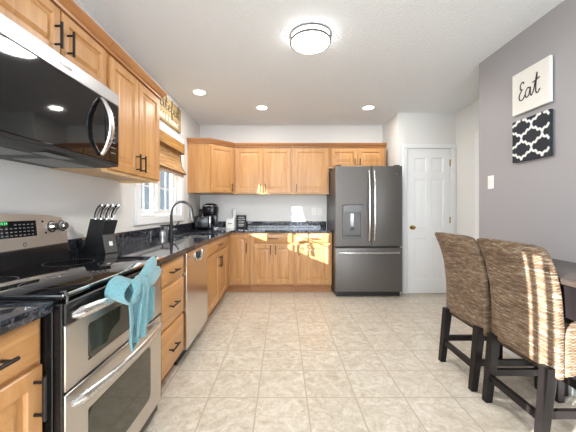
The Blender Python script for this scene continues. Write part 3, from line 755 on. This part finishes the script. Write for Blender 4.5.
# ------------------------------------------------------------------ signs and switches
FS = Fr((XL, 0, 0), (0, 1, 0), (0, 0, 1), (1, 0, 0))
sg = thing('wall_sign', (XL, 3.28, 2.155), 'weathered wood plank sign reading grateful, above the window', 'sign')
bm = B()
for k in range(3): fbox(bm, FS, 2.80, 3.745, 2.157+.0985*k, 2.157+.0985*k+.097, .002, .022, .002)
obj('board', bm, M['sign_wood'], sg)
def script_word(word):
    """handwritten strokes on a unit grid: x-height 1"""
    G = {
     'g': ([[(.75, .85), (.4, 1), (.05, .6), (.2, .05), (.6, .15), (.8, .95), (.75, -.4), (.45, -.9), (.1, -.6), (.6, -.2), (1.1, .15)]], 1.1),
     'r': ([[(0, .1), (.25, .9), (.35, 1.05), (.45, .85), (.75, .85), (.65, .2), (.95, .1)]], .9),
     'a': ([[(.75, .8), (.4, 1), (.05, .5), (.25, .0), (.6, .3), (.78, .95), (.75, .2), (1.05, .1)]], 1.0),
     't': ([[(.0, .15), (.35, 1.7), (.38, 1.8), (.28, .2), (.45, 0), (.75, .2)], [(.0, 1.2), (.75, 1.3)]], .72),
     'e': ([[(0, .3), (.4, .55), (.5, .9), (.3, 1), (.1, .5), (.25, .05), (.7, .2)]], .68),
     'f': ([[(0, .15), (.4, 1.2), (.5, 1.9), (.3, 2.0), (.2, 1.2), (.2, -.6), (.3, -.95), (.45, -.5), (.3, .1), (.75, .2)]], .72),
     'u': ([[(0, .3), (.15, .95), (.15, .2), (.35, 0), (.65, .3), (.7, .95), (.7, .2), (1.0, .1)]], .95),
     'l': ([[(0, .2), (.4, 1.2), (.45, 1.9), (.25, 2.0), (.18, 1.0), (.25, .1), (.6, .1)]], .6)}
    x = 0; out = []
    for ch in word:
        s, adv = G[ch]; out += [[(x+a, b) for a, b in l_] for l_ in s]; x += adv
    return out, x
s, wd = script_word('grateful')
k_ = .82/wd
bm = B(); strokes(bm, Fr(FS.p(2.86, 2.305, .0222), FS.u, FS.v, FS.n), [[(a*k_, b*k_*.62) for a, b in ln] for ln in s], .0045, 6, 5); obj('lettering', bm, M['ink'], sg)
bm = text_bm('thankful & blessed', Fr(FS.p(3.28, 2.215, .0226), FS.u, FS.v, FS.n), .10); k = obj('white_lettering', bm, M['chalk'], sg, smooth=False)

FRg = Fr((XR, 0, 0), (0, -1, 0), (0, 0, 1), (-1, 0, 0))
def canvas(y0, y1, z0, z1, label, cat, m_):
    t = thing('wall_art', (XR, (y0+y1)/2, z0), label, cat)
    bm = B(); fbox(bm, FRg, -y1, -y0, z0, z1, .008, .030, .003); obj('canvas', bm, m_, t); return t
t = canvas(1.955, 2.278, 1.90, 2.215, 'white canvas with the handwritten word Eat, upper of two on the gray wall', 'wall art', M['canvas'])
E = [[(.30, 1.72), (.20, 1.95), (-.05, 1.75), (-.08, 1.3), (.12, 1.15), (.0, 1.0), (-.22, .55), (-.12, .12), (.2, .1), (.42, .5)],
     [(.95, .95), (.72, 1.1), (.48, .65), (.55, .15), (.85, .35), (1.0, 1.05), (1.0, .35), (1.12, .15), (1.32, .5)],
     [(1.32, .5), (1.62, 1.9), (1.68, 2.15), (1.55, .9), (1.58, .25), (1.75, .15), (1.95, .45)], [(1.2, 1.38), (1.95, 1.62)]]
bm = B(); strokes(bm, Fr(FRg.p(-2.19, 1.985, .0302), FRg.u, FRg.v, FRg.n), [[(a*.082, b*.070+.005) for a, b in ln] for ln in E], .0044, 6, 8); obj('lettering', bm, M['ink'], t)
t = canvas(1.955, 2.278, 1.535, 1.852, 'black canvas with a white trellis pattern, lower of two on the gray wall', 'wall art', mat('black_canvas', (.016, .018, .025), .8))
# trellis bands clipped to the canvas
bm = B(); cw_, ch_ = .323, .317; aw, ah = .176, .166
def quad(sx, sy):
    q = [(.0, .49), (.012, .42), (.06, .345), (.13, .30), (.20, .33), (.222, .29), (.25, .25), (.278, .21), (.30, .17), (.37, .20), (.44, .155), (.488, .08), (.5, .01)]
    return [(sx*a, sy*b) for a, b in q]
Fp = Fr(FRg.p(-2.278, 1.535, .0302), FRg.u, FRg.v, FRg.n)
def seg_clip(pts, hw, ht=.0012):
    P = catmull([V((a, b, 0)) for a, b in pts], 2); run = []
    def flush():
        if len(run) > 1:
            rings = []
            for i, p in enumerate(run):
                T = (run[min(i+1, len(run)-1)]-run[max(i-1, 0)]).normalized(); N = V((-T.y, T.x, 0))*hw
                rings.append([Fp.p(*(p-N).xy, 0), Fp.p(*(p+N).xy, 0), Fp.p(*(p+N).xy, ht), Fp.p(*(p-N).xy, ht)])
            loft(bm, rings)
    for p in P:
        if .003 < p.x < cw_-.003 and .003 < p.y < ch_-.003: run.append(p)
        else: flush(); run = []
    flush()
for i in range(-4, 6):
    for j in range(-5, 5):
        if (i+j) % 2: continue
        cx, cz = i*aw/2+.088, j*ah/2+.255
        for sy in (-1, 1): seg_clip([(cx+a*aw, cz+b*ah) for a, b in quad(1, sy)], .0080, .0012 if sy > 0 else .0018)
obj('trellis_pattern', bm, M['chalk'], t, smooth=False)

def plate_thing(name, F, a, b, label, cat, kindp, group=None):
    t = thing(name, F.p(a, b, 0), label, cat, group)
    bm = B(); fbox(bm, F, a-.035, a+.035, b-.058, b+.058, .0005, .006, .002); obj('cover_plate', bm, M['white_plastic'], t)
    if kindp == 'switch':
        bm = B(); fbox(bm, F, a-.012, a+.012, b-.022, b+.022, .0062, .009, .001); fbox(bm, F, a-.005, a+.005, b-.002, b+.012, .009, .018, .002); obj('toggle', bm, M['white_plastic'], t)
    else:
        for s in (-1, 1):
            bm = B(); fbox(bm, F, a-.014, a+.014, b+s*.02-.012, b+s*.02+.012, .0062, .0075, .001); sk_ = obj('socket', bm, M['white_plastic'], t)
            bm = B()
            for q in (-.006, .006): fbox(bm, F, a+q-.0012, a+q+.0012, b+s*.02-.004, b+s*.02+.005, .0076, .0079)
            obj('slot', bm, M['dark_gap'], sk_, smooth=False)
    return t
plate_thing('light_switch', FRg, -2.55, 1.412, 'small cream toggle light switch on the gray wall', 'light switch', 'switch')
FBw = Fr((0, YB, 0), (1, 0, 0), (0, 0, 1), (0, -1, 0))
plate_thing('wall_outlet', FBw, .50, 1.145, 'white wall outlet near the fridge, the left one of the adjacent pair', 'outlet', 'o', 'wall outlets')
plate_thing('wall_outlet', FBw, .60, 1.145, 'white wall outlet near the fridge, the right one of the adjacent pair', 'outlet', 'o', 'wall outlets')
plate_thing('wall_outlet', FL, 2.27, 1.11, 'white wall outlet behind the knife block', 'outlet', 'o', 'wall outlets')
plate_thing('wall_outlet', FL, 4.13, 1.12, 'white wall outlet right of the window, above the toaster', 'outlet', 'o', 'wall outlets')

# ------------------------------------------------------------------ roman shade
sh = thing('window_shade', (XL+.03, 3.24, 1.58), 'woven bamboo roman shade with a valance, hanging over the sink window', 'window shade')
y0, y1 = 2.66, 3.62+.06
bm = B(); box(bm, XL+.024, XL+.085, y0, y1, 1.875, 2.0, .004); va_ = obj('valance', bm, M['valance'], sh)
bm = B(); box(bm, XL+.0855, XL+.0885, y0-.002, y1+.002, 1.868, 1.879, .001); box(bm, XL+.02, XL+.088, y1+.0005, y1+.004, 1.868, 2.002, .001); obj('binding', bm, M['brown_trim'], va_)
prof = [(.040, 1.874), (.045, 1.80), (.055, 1.72), (.085, 1.655), (.105, 1.63), (.110, 1.615), (.095, 1.605), (.060, 1.612), (.05, 1.62)]
bm = B(); L1 = [[V((XL+a, y, z)) for a, z in prof] for y in (y0+.01, y1-.005)]
th = [V((-.004, 0, 0))]*len(prof)
loft(bm, [r + [p+V((-.004, 0, .001)) for p in reversed(r)] for r in L1]); obj('slat_panel', bm, M['bamboo'], sh)
for y in (y0+.0065, y1-.0045):
    bm = B(); tube(bm, [V((XL+a+.001, y, z)) for a, z in prof[:6]], .0045, 6); obj('edge_binding', bm, M['brown_trim'], sh)
bm = B(); tube(bm, [(XL+.113, y0+.01, 1.617), (XL+.113, y1-.005, 1.617)], .005, 8); obj('bottom_binding', bm, M['brown_trim'], sh)
bm = B(); tube(bm, [(XL+.07, y0+.02, 1.592), (XL+.07, y1-.03, 1.592)], .016, 14); rl = obj('bottom_roll', bm, mat('shade_lining', (.62, .50, .42), .7), sh)
bm = B(); tube(bm, [(XL+.07, y1-.0298, 1.592), (XL+.07, y1-.022, 1.592)], .018, 14); obj('roll_end', bm, M['brown_trim'], rl)

# ------------------------------------------------------------------ faucet + soap
Z = ZC1
fc = thing('faucet', (-1.225, 3.18, Z), 'black gooseneck kitchen faucet behind the sink', 'faucet')
bm = B(); lathe(bm, Fr((-1.225, 3.18, Z+.0005), (1, 0, 0), (0, 1, 0), (0, 0, 1)), [(0, 0), (.030, 0), (.030, .006), (.022, .012), (.019, .10), (.0165, .15), (0, .15)], 24); obj('body', bm, M['black_matte'], fc)
pts = [(-1.225, 3.18, Z+.148), (-1.225, 3.18, Z+.26)]
for k in range(17):
    a = PI*k/16; pts.append((-1.225+.112*(1-math.cos(a)), 3.18+.01*k/16, Z+.262+.112*math.sin(a)))
bm = B(); tube(bm, pts, .0145, 12); obj('spout', bm, M['black_matte'], fc)
bm = B(); tube(bm, [(-1.001, 3.19, Z+.262), (-.996, 3.19, Z+.22), (-.985, 3.19, Z+.165)], [.014, .017, .019], 14); sp_ = obj('spray_head', bm, M['black_matte'], fc)
bm = B(); tube(bm, [(-1.013, 3.186, Z+.25), (-1.008, 3.185, Z+.19)], .0075, 10); obj('spray_inlay', bm, M['chrome'], sp_)
bm = B(); tube(bm, [(-1.205, 3.18, Z+.09), (-1.185, 3.17, Z+.095), (-1.15, 3.165, Z+.13), (-1.135, 3.16, Z+.155)], [.010, .009, .007, .006], 10); obj('lever', bm, M['black_matte'], fc)
sd = thing('soap_dispenser', (-1.262, 3.04, Z), 'small glass soap pump bottle with a dark spout, left of the faucet', 'soap dispenser')
bm = B(); lathe(bm, Fr((-1.262, 3.04, Z+.0005), (1, 0, 0), (0, 1, 0), (0, 0, 1)), [(0, 0), (.034, 0), (.036, .02), (.034, .05), (.016, .066), (.014, .07), (0, .07)], 20); obj('bottle', bm, M['soap_glass'], sd)
bm = B(); tube(bm, [(-1.262, 3.04, Z+.0705), (-1.262, 3.04, Z+.12)], .008, 10); tube(bm, [(-1.285, 3.04, Z+.118), (-1.19, 3.04, Z+.124)], .008, 10); obj('pump', bm, M['black_matte'], sd)

# ------------------------------------------------------------------ toaster, coffee maker, canisters
def local_thing(name, loc, label, cat, rz, group=None):
    return thing(name, loc, label, cat, group, rz)
def lobj(name, bm, m_, parent, **k): return obj(name, bm, m_, parent, local=True, **k)
ts = local_thing('toaster', (-1.170, 4.28, Z+.0005), 'black toaster with a chrome end panel in the counter corner', 'toaster', math.radians(8))
bm = B(); box(bm, -.13, .085, -.085, .085, .012, .195, .018, seg=3); lobj('body', bm, M['black'], ts)
bm = B(); box(bm, .0855, .105, -.080, .080, .014, .19, .008, seg=2); pn = lobj('end_panel', bm, M['chrome'], ts)
bm = B(); box(bm, .1052, .122, -.02, .02, .12, .135, .003); lobj('lever', bm, M['black'], pn)
bm = B(); box(bm, .1052, .107, -.006, .006, .05, .175, .0005); lobj('lever_slot', bm, M['dark_gap'], pn)
bm = B(); lathe(bm, Fr((.1052, .045, .06), (0, 1, 0), (0, 0, 1), (1, 0, 0)), [(0, 0), (.014, 0), (.012, .014), (0, .014)], 16); lobj('dial', bm, M['black'], pn)
for s in (-.035, .035):
    bm = B(); box(bm, -.105, .06, s-.013, s+.013, .1955, .197, .0005); lobj('bread_slot', bm, M['dark_gap'], ts)
for a in (-.1, .07):
    for b in (-.06, .06):
        bm = B(); box(bm, a-.012, a+.012, b-.012, b+.012, 0, .0118, .002); lobj('foot', bm, M['rubber'], ts)

cm = local_thing('coffee_maker', (-1.135, 4.545, Z+.0005), 'black single-cup coffee maker with a silver ringed lid, behind the toaster', 'coffee maker', math.radians(0))
bm = B(); box(bm, -.10, .10, -.10, .11, 0, .035, .008, seg=2); lobj('base', bm, M['black'], cm)
bm = B(); box(bm, -.095, .095, .015, .11, .0355, .25, .015, seg=2); lobj('column', bm, M['black'], cm)
def rrect(w, d, r, z, cx=0, cy=0, n=6):
    out = []
    for sx, sy, s0 in ((1, 1, 0), (-1, 1, 90), (-1, -1, 180), (1, -1, 270)):
        for k in range(n):
            a = math.radians(s0+90*k/(n-1)); out.append(V((cx+sx*(w/2-r)+r*math.cos(a), cy+sy*(d/2-r)+r*math.sin(a), z)))
    return out
bm = B(); loft(bm, [rrect(.21, .22, .07, .215), rrect(.235, .235, .08, .25), rrect(.24, .24, .085, .31), rrect(.22, .22, .09, .345)]); hd = lobj('brew_head', bm, M['black'], cm)
bm = B(); loft(bm, [rrect(.226, .226, .09, .3455), rrect(.20, .20, .09, .365), rrect(.12, .12, .055, .385)]); lobj('lid', bm, M['black'], cm)
bm = B(); tube(bm, [p for p in rrect(.232, .232, .085, .342)]+[rrect(.232, .232, .085, .342)[0]], .006, 8); lobj('silver_ring', bm, M['chrome'], hd)
bm = B(); tube(bm, catmull([V((-.06, -.10, .36)), V((-.05, -.135, .35)), V((.05, -.135, .35)), V((.06, -.10, .36))], 5), .007, 8); lobj('lid_handle', bm, M['chrome'], cm)
bm = B(); box(bm, -.165, -.102, -.06, .10, .0, .30, .012, seg=2); lobj('water_tank', bm, mat('smoked_tank', (.02, .022, .026), .06), cm)
bm = B(); lathe(bm, Fr((0, -.045, .0352), (1, 0, 0), (0, 1, 0), (0, 0, 1)), [(0, 0), (.045, 0), (.045, .006), (0, .006)], 20); lobj('drip_tray', bm, M['chrome'], cm)

tr_ = thing('serving_tray', (-.94, 4.40, Z), 'low silver tray lying in front of the coffee maker', 'tray')
bm = B(); box(bm, -1.03, -.86, 4.33, 4.43, Z+.0005, Z+.008, .003); box(bm, -1.03, -.86, 4.33, 4.336, Z+.008, Z+.020, .002); box(bm, -1.03, -.86, 4.424, 4.43, Z+.008, Z+.020, .002); box(bm, -1.03, -1.024, 4.336, 4.424, Z+.008, Z+.020, .001); box(bm, -.866, -.86, 4.336, 4.424, Z+.008, Z+.020, .001)
obj('pan', bm, M['chrome'], tr_)
cb = thing('canister', (-.815, 4.53, Z), 'white square canister with small dark lettering, left of the black sign', 'canister')
bm = B(); loft(bm, [[p+V((-.815, 4.525, 0)) for p in rrect(.135, .12, .015, z)] for z in (Z+.0005, Z+.135)]); obj('box', bm, M['white_plastic'], cb)
bm = B(); loft(bm, [[p+V((-.815, 4.525, 0)) for p in rrect(.139, .124, .017, z)] for z in (Z+.1355, Z+.150)]); obj('lid', bm, M['white_plastic'], cb)
bm = B(); strokes(bm, Fr((-.815, 4.4648, Z+.07), (1, 0, 0), (0, 0, 1), (0, -1, 0)), [[(-.03, .0), (-.022, .012), (-.016, -.006), (-.008, .010), (-.002, -.004), (.006, .010), (.012, -.005), (.020, .008), (.030, .0)]], .0028, 6, 4); obj('lettering', bm, M['ink'], cb)
cr = thing('jar', (-.775, 4.624, Z), 'tall round white jar standing behind the square canister', 'jar')
bm = B(); lathe(bm, Fr((-.775, 4.624, Z+.0005), (1, 0, 0), (0, 1, 0), (0, 0, 1)), [(0, 0), (.030, 0), (.032, .02), (.032, .20), (.026, .225), (0, .225)], 24); obj('body', bm, M['white_plastic'], cr)
bm = B(); lathe(bm, Fr((-.775, 4.624, Z+.226), (1, 0, 0), (0, 1, 0), (0, 0, 1)), [(0, 0), (.036, 0), (.042, .02), (.040, .055), (.028, .075), (0, .08)], 24); obj('lid', bm, M['white'], cr)
cs = thing('counter_sign', (-.655, 4.56, Z), 'small black framed sign with white writing standing on the counter', 'sign')
FCs = Fr((-.735, 4.55, Z+.003), (1, 0, 0), V((0, .12, 1)), V((0, -1, .12)))
bm = B(); fbox(bm, FCs, 0, .158, 0, .20, -.015, 0, .002); obj('board', bm, M['ink'], cs)
bm = B()
for zc, L_ in ((.165, .09), (.135, .11), (.055, .10), (.03, .07)):
    x = .079-L_/2
    while x < .079+L_/2-.008:
        ww = random.uniform(.007, .016); fbox(bm, FCs, x, x+ww, zc-.005, zc+.005, .0003, .0012); x += ww+.005
strokes(bm, Fr(FCs.p(.045, .078, .0003), FCs.u, FCs.v, FCs.n), [[(0, .03), (.0, .0), (.028, .0), (.028, .03), (0, .03)], [(.028, .025), (.04, .022), (.028, .008)], [(.05, .035), (.055, .0), (.07, .03), (.075, .0)]], .0025, 5, 3)
obj('white_writing', bm, M['chalk'], cs, smooth=False)

# ------------------------------------------------------------------ knife block and knives
kbp = V((-1.215, 1.92, Z+.0006)); krz = math.radians(-14)
kb = local_thing('knife_block', kbp, 'black slanted knife block on the counter right of the range', 'knife block', krz)
lean = .09/.22
prof = [(-.085, 0), (.030, 0), (.062, .10), (.100, .215), (-.022, .225)]
bm = B(); loft(bm, [[V((a, y, b)) for a, b in prof] for y in (-.05, .05)]); lobj('block', bm, M['black_matte'], kb, smooth=False, bev=.002)
bm = B(); loft(bm, [[V((a, y, b)) for a, b in ((.031, 0), (.100, 0), (.072, .125), (.0705, .125))] for y in (-.05, .05)]); lobj('front_step', bm, M['black_matte'], kb, smooth=False, bev=.001)
sn = V((.125, 0, .028)).normalized(); sv = V((-.028, 0, .125)).normalized()
Fk = Fr(V((.1003, 0, 0)), (0, 1, 0), sv, sn)
bm = B(); fbox(bm, Fk, -.048, .048, .004, .122, 0.0002, .003, .001); fp = lobj('face_plate', bm, mat('face_gray', (.10, .10, .10), .35, .5), kb)
bm = B(); fbox(bm, Fk, -.012, .016, .05, .078, .0032, .0038, .0003); lobj('logo', bm, M['chalk'], fp)
KN = None
Rz = Matrix.Rotation(krz, 4, 'Z')
labs = ['knife with curved steel handle, farthest left in the knife block', 'second knife from the left in the knife block, curved steel handle', 'third knife from the left in the knife block, curved steel handle', 'rightmost knife in the knife block, curved steel handle']
for i in range(4):
    lp = V((.005+.022*i, -.033+.022*i, .2225)); wp = kbp + Rz @ lp
    if KN is None:
        KN = thing('kitchen_knife', wp, labs[i], 'knife', 'knives in the block', krz)
        pts = catmull([V((0, 0, -.0)), V((.006, 0, .03)), V((.020, 0, .06)), V((.040, 0, .082)), V((.055, 0, .090))], 6)
        bm = B(); tube(bm, pts, [.0135]*(len(pts)-1)+[.008], 10, flat=(V((0, 1, 0)), .6)); h_ = lobj('handle', bm, M['steel_h'], KN)
        bm = B(); tube(bm, [p+V((-.003, 0, .002)) for p in pts[2:-3]], .0120, 8, flat=(V((0, 1, 0)), .75)); lobj('grip', bm, M['black'], h_)
        bm = B(); lathe(bm, Fr((0, 0, -.001), (1, 0, 0), (0, 1, 0), (0, 0, 1)), [(0, 0), (.012, 0), (.012, .006), (0, .006)], 12); lobj('bolster', bm, M['chrome'], KN)
    else:
        c = copy_tree(KN); c.location = wp; c['label'] = labs[i]

# ------------------------------------------------------------------ towel on the oven handle
bm = B()
def ribbon(fn, nu=14, nv=22, th=.006):
    """fn(s,t) -> point; closed thin sheet"""
    g = [[V(fn(i/nu, j/nv)) for i in range(nu+1)] for j in range(nv+1)]
    nrm = [[None]*(nu+1) for _ in range(nv+1)]
    for j in range(nv+1):
        for i in range(nu+1):
            a = g[j][min(i+1, nu)]-g[j][max(i-1, 0)]; b = g[min(j+1, nv)][i]-g[max(j-1, 0)][i]
            n_ = a.cross(b); nrm[j][i] = n_.normalized() if n_.length > 1e-9 else V((1, 0, 0))
    rows = []
    for j in range(nv+1):
        rows.append([g[j][i]+nrm[j][i]*th/2 for i in range(nu+1)]+[g[j][i]-nrm[j][i]*th/2 for i in range(nu, -1, -1)])
    loft(bm, rows)
def hang(yc0, yc1, w0, w1, z0, z1, x0, ph, fold=.012, nf=2.5, bx=.0):
    def fn(s, t):
        w_ = w0+(w1-w0)*t; yc = yc0+(yc1-yc0)*t; a = (s-.5)
        return (x0+bx*t+fold*math.sin(nf*2*PI*s+ph+t*1.3)*(0.5+.7*t)+.012*math.sin(PI*t), yc+a*w_+.004*math.sin(9*t+ph), z0+(z1-z0)*t+.010*math.sin(5*s+ph)*t)
    return fn
HX = -.640
def sm(a, b, x):
    x = max(0, min(1, (x-a)/(b-a))); return x*x*(3-2*x)
def main_fall(s, t):
    y = (1.185+.085*s)*(1-sm(0, .25, t))+(1.143+.225*s-.030*t*s+.02*t)*sm(0, .25, t)
    zb = .592+.072*sm(.42, .56, s)+.012*math.sin(7*s)
    f = .011*math.sin(2*PI*3.2*s+.8*t)+.005*math.sin(2*PI*6.1*s+2)
    return (HX+.030-.012*t+f*(.5+.6*t), y, .848+(zb-.848)*t)
ribbon(main_fall, 44, 26, .007)
def front_fall(s, t):
    y = 1.20+.065*s+(-.012+.03*s)*t; zb = .640-.03*s
    f = .009*math.sin(2*PI*1.6*s+1.2+t)
    return (HX+.052-.014*t+f, y, .850+(zb-.850)*t)
ribbon(front_fall, 20, 22, .008)
# over the bar and behind
def over(s, t):
    a = PI*t; y = 1.235+(s-.5)*.15
    return (HX+.006-.030*math.cos(a)*-1*1, y, .832+.030*math.sin(a)+.006*math.sin(14*s))
ribbon(over, 14, 12)
# loop at the left: a wide band folding back on itself
def loop(s, t):
    a = PI*(.15+1.75*t)
    y = 1.128-.060*math.sin(a*.5)**1.0*1.0+.012*s; y = 1.135+.060*math.cos(a)*1.0+.02*s
    z = .868+.040*math.sin(a)
    return (HX-.024+.070*s+.006*math.sin(6*t+3*s), y, z-.030*s)
ribbon(loop, 12, 34, .009)
def flap(s, t):      # broad cloth from the loop to the knot
    return (HX+.040+.014*math.sin(PI*s)+.006*math.sin(9*t), 1.140+.110*t+.012*math.sin(4*s), .893-.020*t-.100*s*(1-.25*t)+.010*math.sin(PI*t)+.008*math.sin(2*PI*1.5*s))
ribbon(flap, 16, 16, .009)
# two puffed ears to the right
pts = catmull([V((HX+.024, 1.235, .856)), V((HX+.030, 1.28, .874)), V((HX+.024, 1.34, .900)), V((HX+.014, 1.39, .915)), V((HX+.006, 1.42, .912))], 5)
tube(bm, pts, [.016+.020*math.sin(PI*min(1, .18+k/len(pts)*.75)) for k in range(len(pts))], 12, flat=(V((1, 0, 0)), .6))
pts = catmull([V((HX+.030, 1.25, .846)), V((HX+.036, 1.31, .852)), V((HX+.028, 1.37, .856)), V((HX+.018, 1.43, .862)), V((HX+.012, 1.455, .866))], 5)
tube(bm, pts, [.014+.020*math.sin(PI*min(1, .15+k/len(pts)*.75)) for k in range(len(pts))], 12, flat=(V((1, 0, 0)), .6))
# knot
rings = []
for k in range(11):
    a = PI*k/10; rings.append([V((HX+.040+.024*math.sin(a)*math.cos(b), 1.235-.036*math.cos(a), .856+.032*math.sin(a)*math.sin(b)*(1+.2*math.sin(3*b)))) for b in [2*PI*q/16 for q in range(16)]])
loft(bm, rings)
for v_ in bm.verts:
    n_ = noise.noise_vector(v_.co*30)*.004; v_.co += n_
tw = obj('dish_towel', bm, M['towel'], angle=180)
origin_to(tw, (HX, 1.235, .59))
put(tw, 'teal terry towel knotted around the upper oven handle', 'towel')
md_ = tw.modifiers.new('sub', 'SUBSURF'); md_.levels = 1; md_.render_levels = 1

# ------------------------------------------------------------------ wicker stools
def uvbm(bm, rings_, us_, vs_, closed=True):
    uv = bm.loops.layers.uv.verify(); R = [[bm.verts.new(p) for p in r] for r in rings_]; n = len(R[0])
    for i in range(len(R)-1):
        for j in range(n):
            k = (j+1) % n; f = bm.faces.new((R[i][j], R[i][k], R[i+1][k], R[i+1][j]))
            uu = [us_[j], us_[j+1], us_[j+1], us_[j]]; vv_ = [vs_[i][j], vs_[i][k], vs_[i+1][k], vs_[i+1][j]]
            for lp, a, b in zip(f.loops, uu, vv_): lp[uv].uv = (a, b)
    for ring_, rev in ((R[0], True), (R[-1], False)):
        f = bm.faces.new(ring_[::-1] if rev else ring_)
        for lp in f.loops: lp[uv].uv = (lp.vert.co.y, lp.vert.co.x)
def make_stool(label):
    st = thing('counter_stool', (1.25, 1.59, 0), label, 'stool', 'wicker stools along the table', 1e-9)
    bm = B(); rings_, vs_ = [], []; NT = 30
    def outer_x(z):
        t = (z-.36)/.64; return .030-.005*t-.035*max(0, (z-.62)/.38)**1.0-.055*max(0, (z-.72)/.28)**2
    n = 40
    for i in range(NT+1):
        t = i/NT; z = .365+(1.0-.365)*t
        hw = .220+.014*t**1.5; ring_ = []; vr = []
        for k in range(n):
            a = 2*PI*k/n+PI/n; c, s = math.cos(a), math.sin(a)
            ex = .22
            yy = hw*math.copysign(abs(s)**ex, s); xx = .024*math.copysign(abs(c)**.5, c)
            q = yy/hw; endr = 1-.45*max(0, (t-.94)/.06)**2
            zz = z + .040*(1-q*q)*(1-t)**4 - (.016*abs(q)**6*t**8)
            ring_.append(V((outer_x(z)+.024+xx*endr+.018*(1-q*q)*-1*(.3+.7*t)+.012, yy*(1-.01*max(0, (t-.95)/.05)), zz))); vr.append(zz)
        rings_.append(ring_); vs_.append(vr)
    # arc length u
    us_ = [0]
    for k in range(n): us_.append(us_[-1]+(rings_[10][(k+1) % n]-rings_[10][k]).length)
    uvbm(bm, rings_, us_, vs_); lobj('backrest', bm, M['wicker'], st, angle=60)
    bm = B(); rings_, vs_ = [], []
    lv = [(.372, 0), (.43, 0), (.50, 0), (.56, .002), (.585, .006), (.597, .020), (.603, .05)]
    for z, ins in lv:
        rg_ = []; base_ = rrect(.395-2*ins, .444-2*ins, .03, 0, .275, 0, 8)
        # denser straight runs
        P = []; nb_ = rrect(.395, .444, .03, 0, .275, 0, 8)
        for qi, (a, b) in enumerate(zip(base_, base_[1:]+base_[:1])):
            m_ = max(1, int((nb_[(qi+1) % len(nb_)]-nb_[qi]).length/.04))
            for q in range(m_): P.append(a.lerp(b, q/m_))
        vr = []
        for p in P:
            up_ = 0
            if z < .45:
                e = 1-max(abs(p.y)/.222, abs(p.x-.275)/.198)**2
                fx_ = 1-((p.x-.275)/.198)**2 if abs(p.y) > .20 else 1-(p.y/.222)**2
                up_ = .035*max(0, fx_)*(.45-z)/.08
            zz = z+up_+(.018*math.sin(PI*min(1, (p.x-.08)/.395))*(1 if z > .55 else 0)); rg_.append(V((p.x, p.y, zz))); vr.append(zz+ins)
        rings_.append(rg_); vs_.append(vr)
    n = min(len(r) for r in rings_); assert all(len(r) == n for r in rings_)
    us_ = [0]
    for k in range(n): us_.append(us_[-1]+(rings_[1][(k+1) % n]-rings_[1][k]).length)
    uvbm(bm, rings_, us_, vs_); lobj('seat', bm, M['wicker'], st, angle=60)
    def leg(xt, xb, y):
        bm = B()
        loft(bm, [[V((xx+a*hw, y+b*hw, z)) for a, b in ((-1, -1), (1, -1), (1, 1), (-1, 1))] for xx, z, hw in ((xb, .001, .020), (xt, .41, .026))]); lobj('leg', bm, M['dark_wood'], st, smooth=False, bev=.003)
    YL = .182
    for s in (-1, 1): leg(.038, -.005, s*YL)
    for s in (-1, 1): leg(.425, .432, s*YL)
    def bar(p0, p1, hz, hw):
        bm = B(); p0, p1 = V(p0), V(p1); d = (p1-p0).normalized(); sd_ = d.cross(V((0, 0, 1)))*hw
        loft(bm, [[p+sd_+V((0, 0, -hz)), p-sd_+V((0, 0, -hz)), p-sd_+V((0, 0, hz)), p+sd_+V((0, 0, hz))] for p in (p0, p1)]); lobj('stretcher', bm, M['dark_wood'], st, smooth=False, bev=.002)
    bar((.012, -YL+.0235, .150), (.012, YL-.0235, .150), .020, .012)
    bar((.429, -YL+.0235, .165), (.429, YL-.0235, .165), .020, .012)
    for s in (-1, 1): bar((.037, s*YL, .180), (.406, s*YL, .180), .020, .012)
    return st
s2 = make_stool('wicker counter stool nearest the camera, striped with sunlight on its back')
s1 = copy_tree(s2); s1['label'] = 'wicker counter stool farther from the camera, its back fully in shade'
s2.location = (1.25, 1.588, 0); s1.location = (1.235, 2.062, 0)

# ------------------------------------------------------------------ table
tb = thing('pub_table', (1.57, 1.25, 0), 'dark glossy counter-height table against the gray wall', 'table')
tx0, tx1, ty0, ty1, tz = 1.315, 1.80, .62, 1.93, .845
bm = B(); box(bm, tx0, tx1, ty0, ty1, tz-.030, tz, .006, seg=3); obj('tabletop', bm, M['table_wood'], tb)
bm = B(); plate(bm, FT, [tx0+.03, tx0+.052, tx1-.052, tx1-.03], [ty0+.03, ty0+.052, ty1-.052, ty1-.03], {(1, 1)}, .655, tz-.031); obj('apron', bm, M['dark_wood'], tb, smooth=False, bev=.002)
for x in (tx1-.045,):
    for y in (ty0+.09, ty1-.09):
        bm = B(); box(bm, x-.03, x+.03, y-.03, y+.03, .001, .8135, .004); obj('leg', bm, M['dark_wood'], tb)
for y in (ty0+.09, ):
    bm = B(); box(bm, tx0+.06, tx0+.12, y-.03, y+.03, .001, .654, .004); obj('leg', bm, M['dark_wood'], tb)
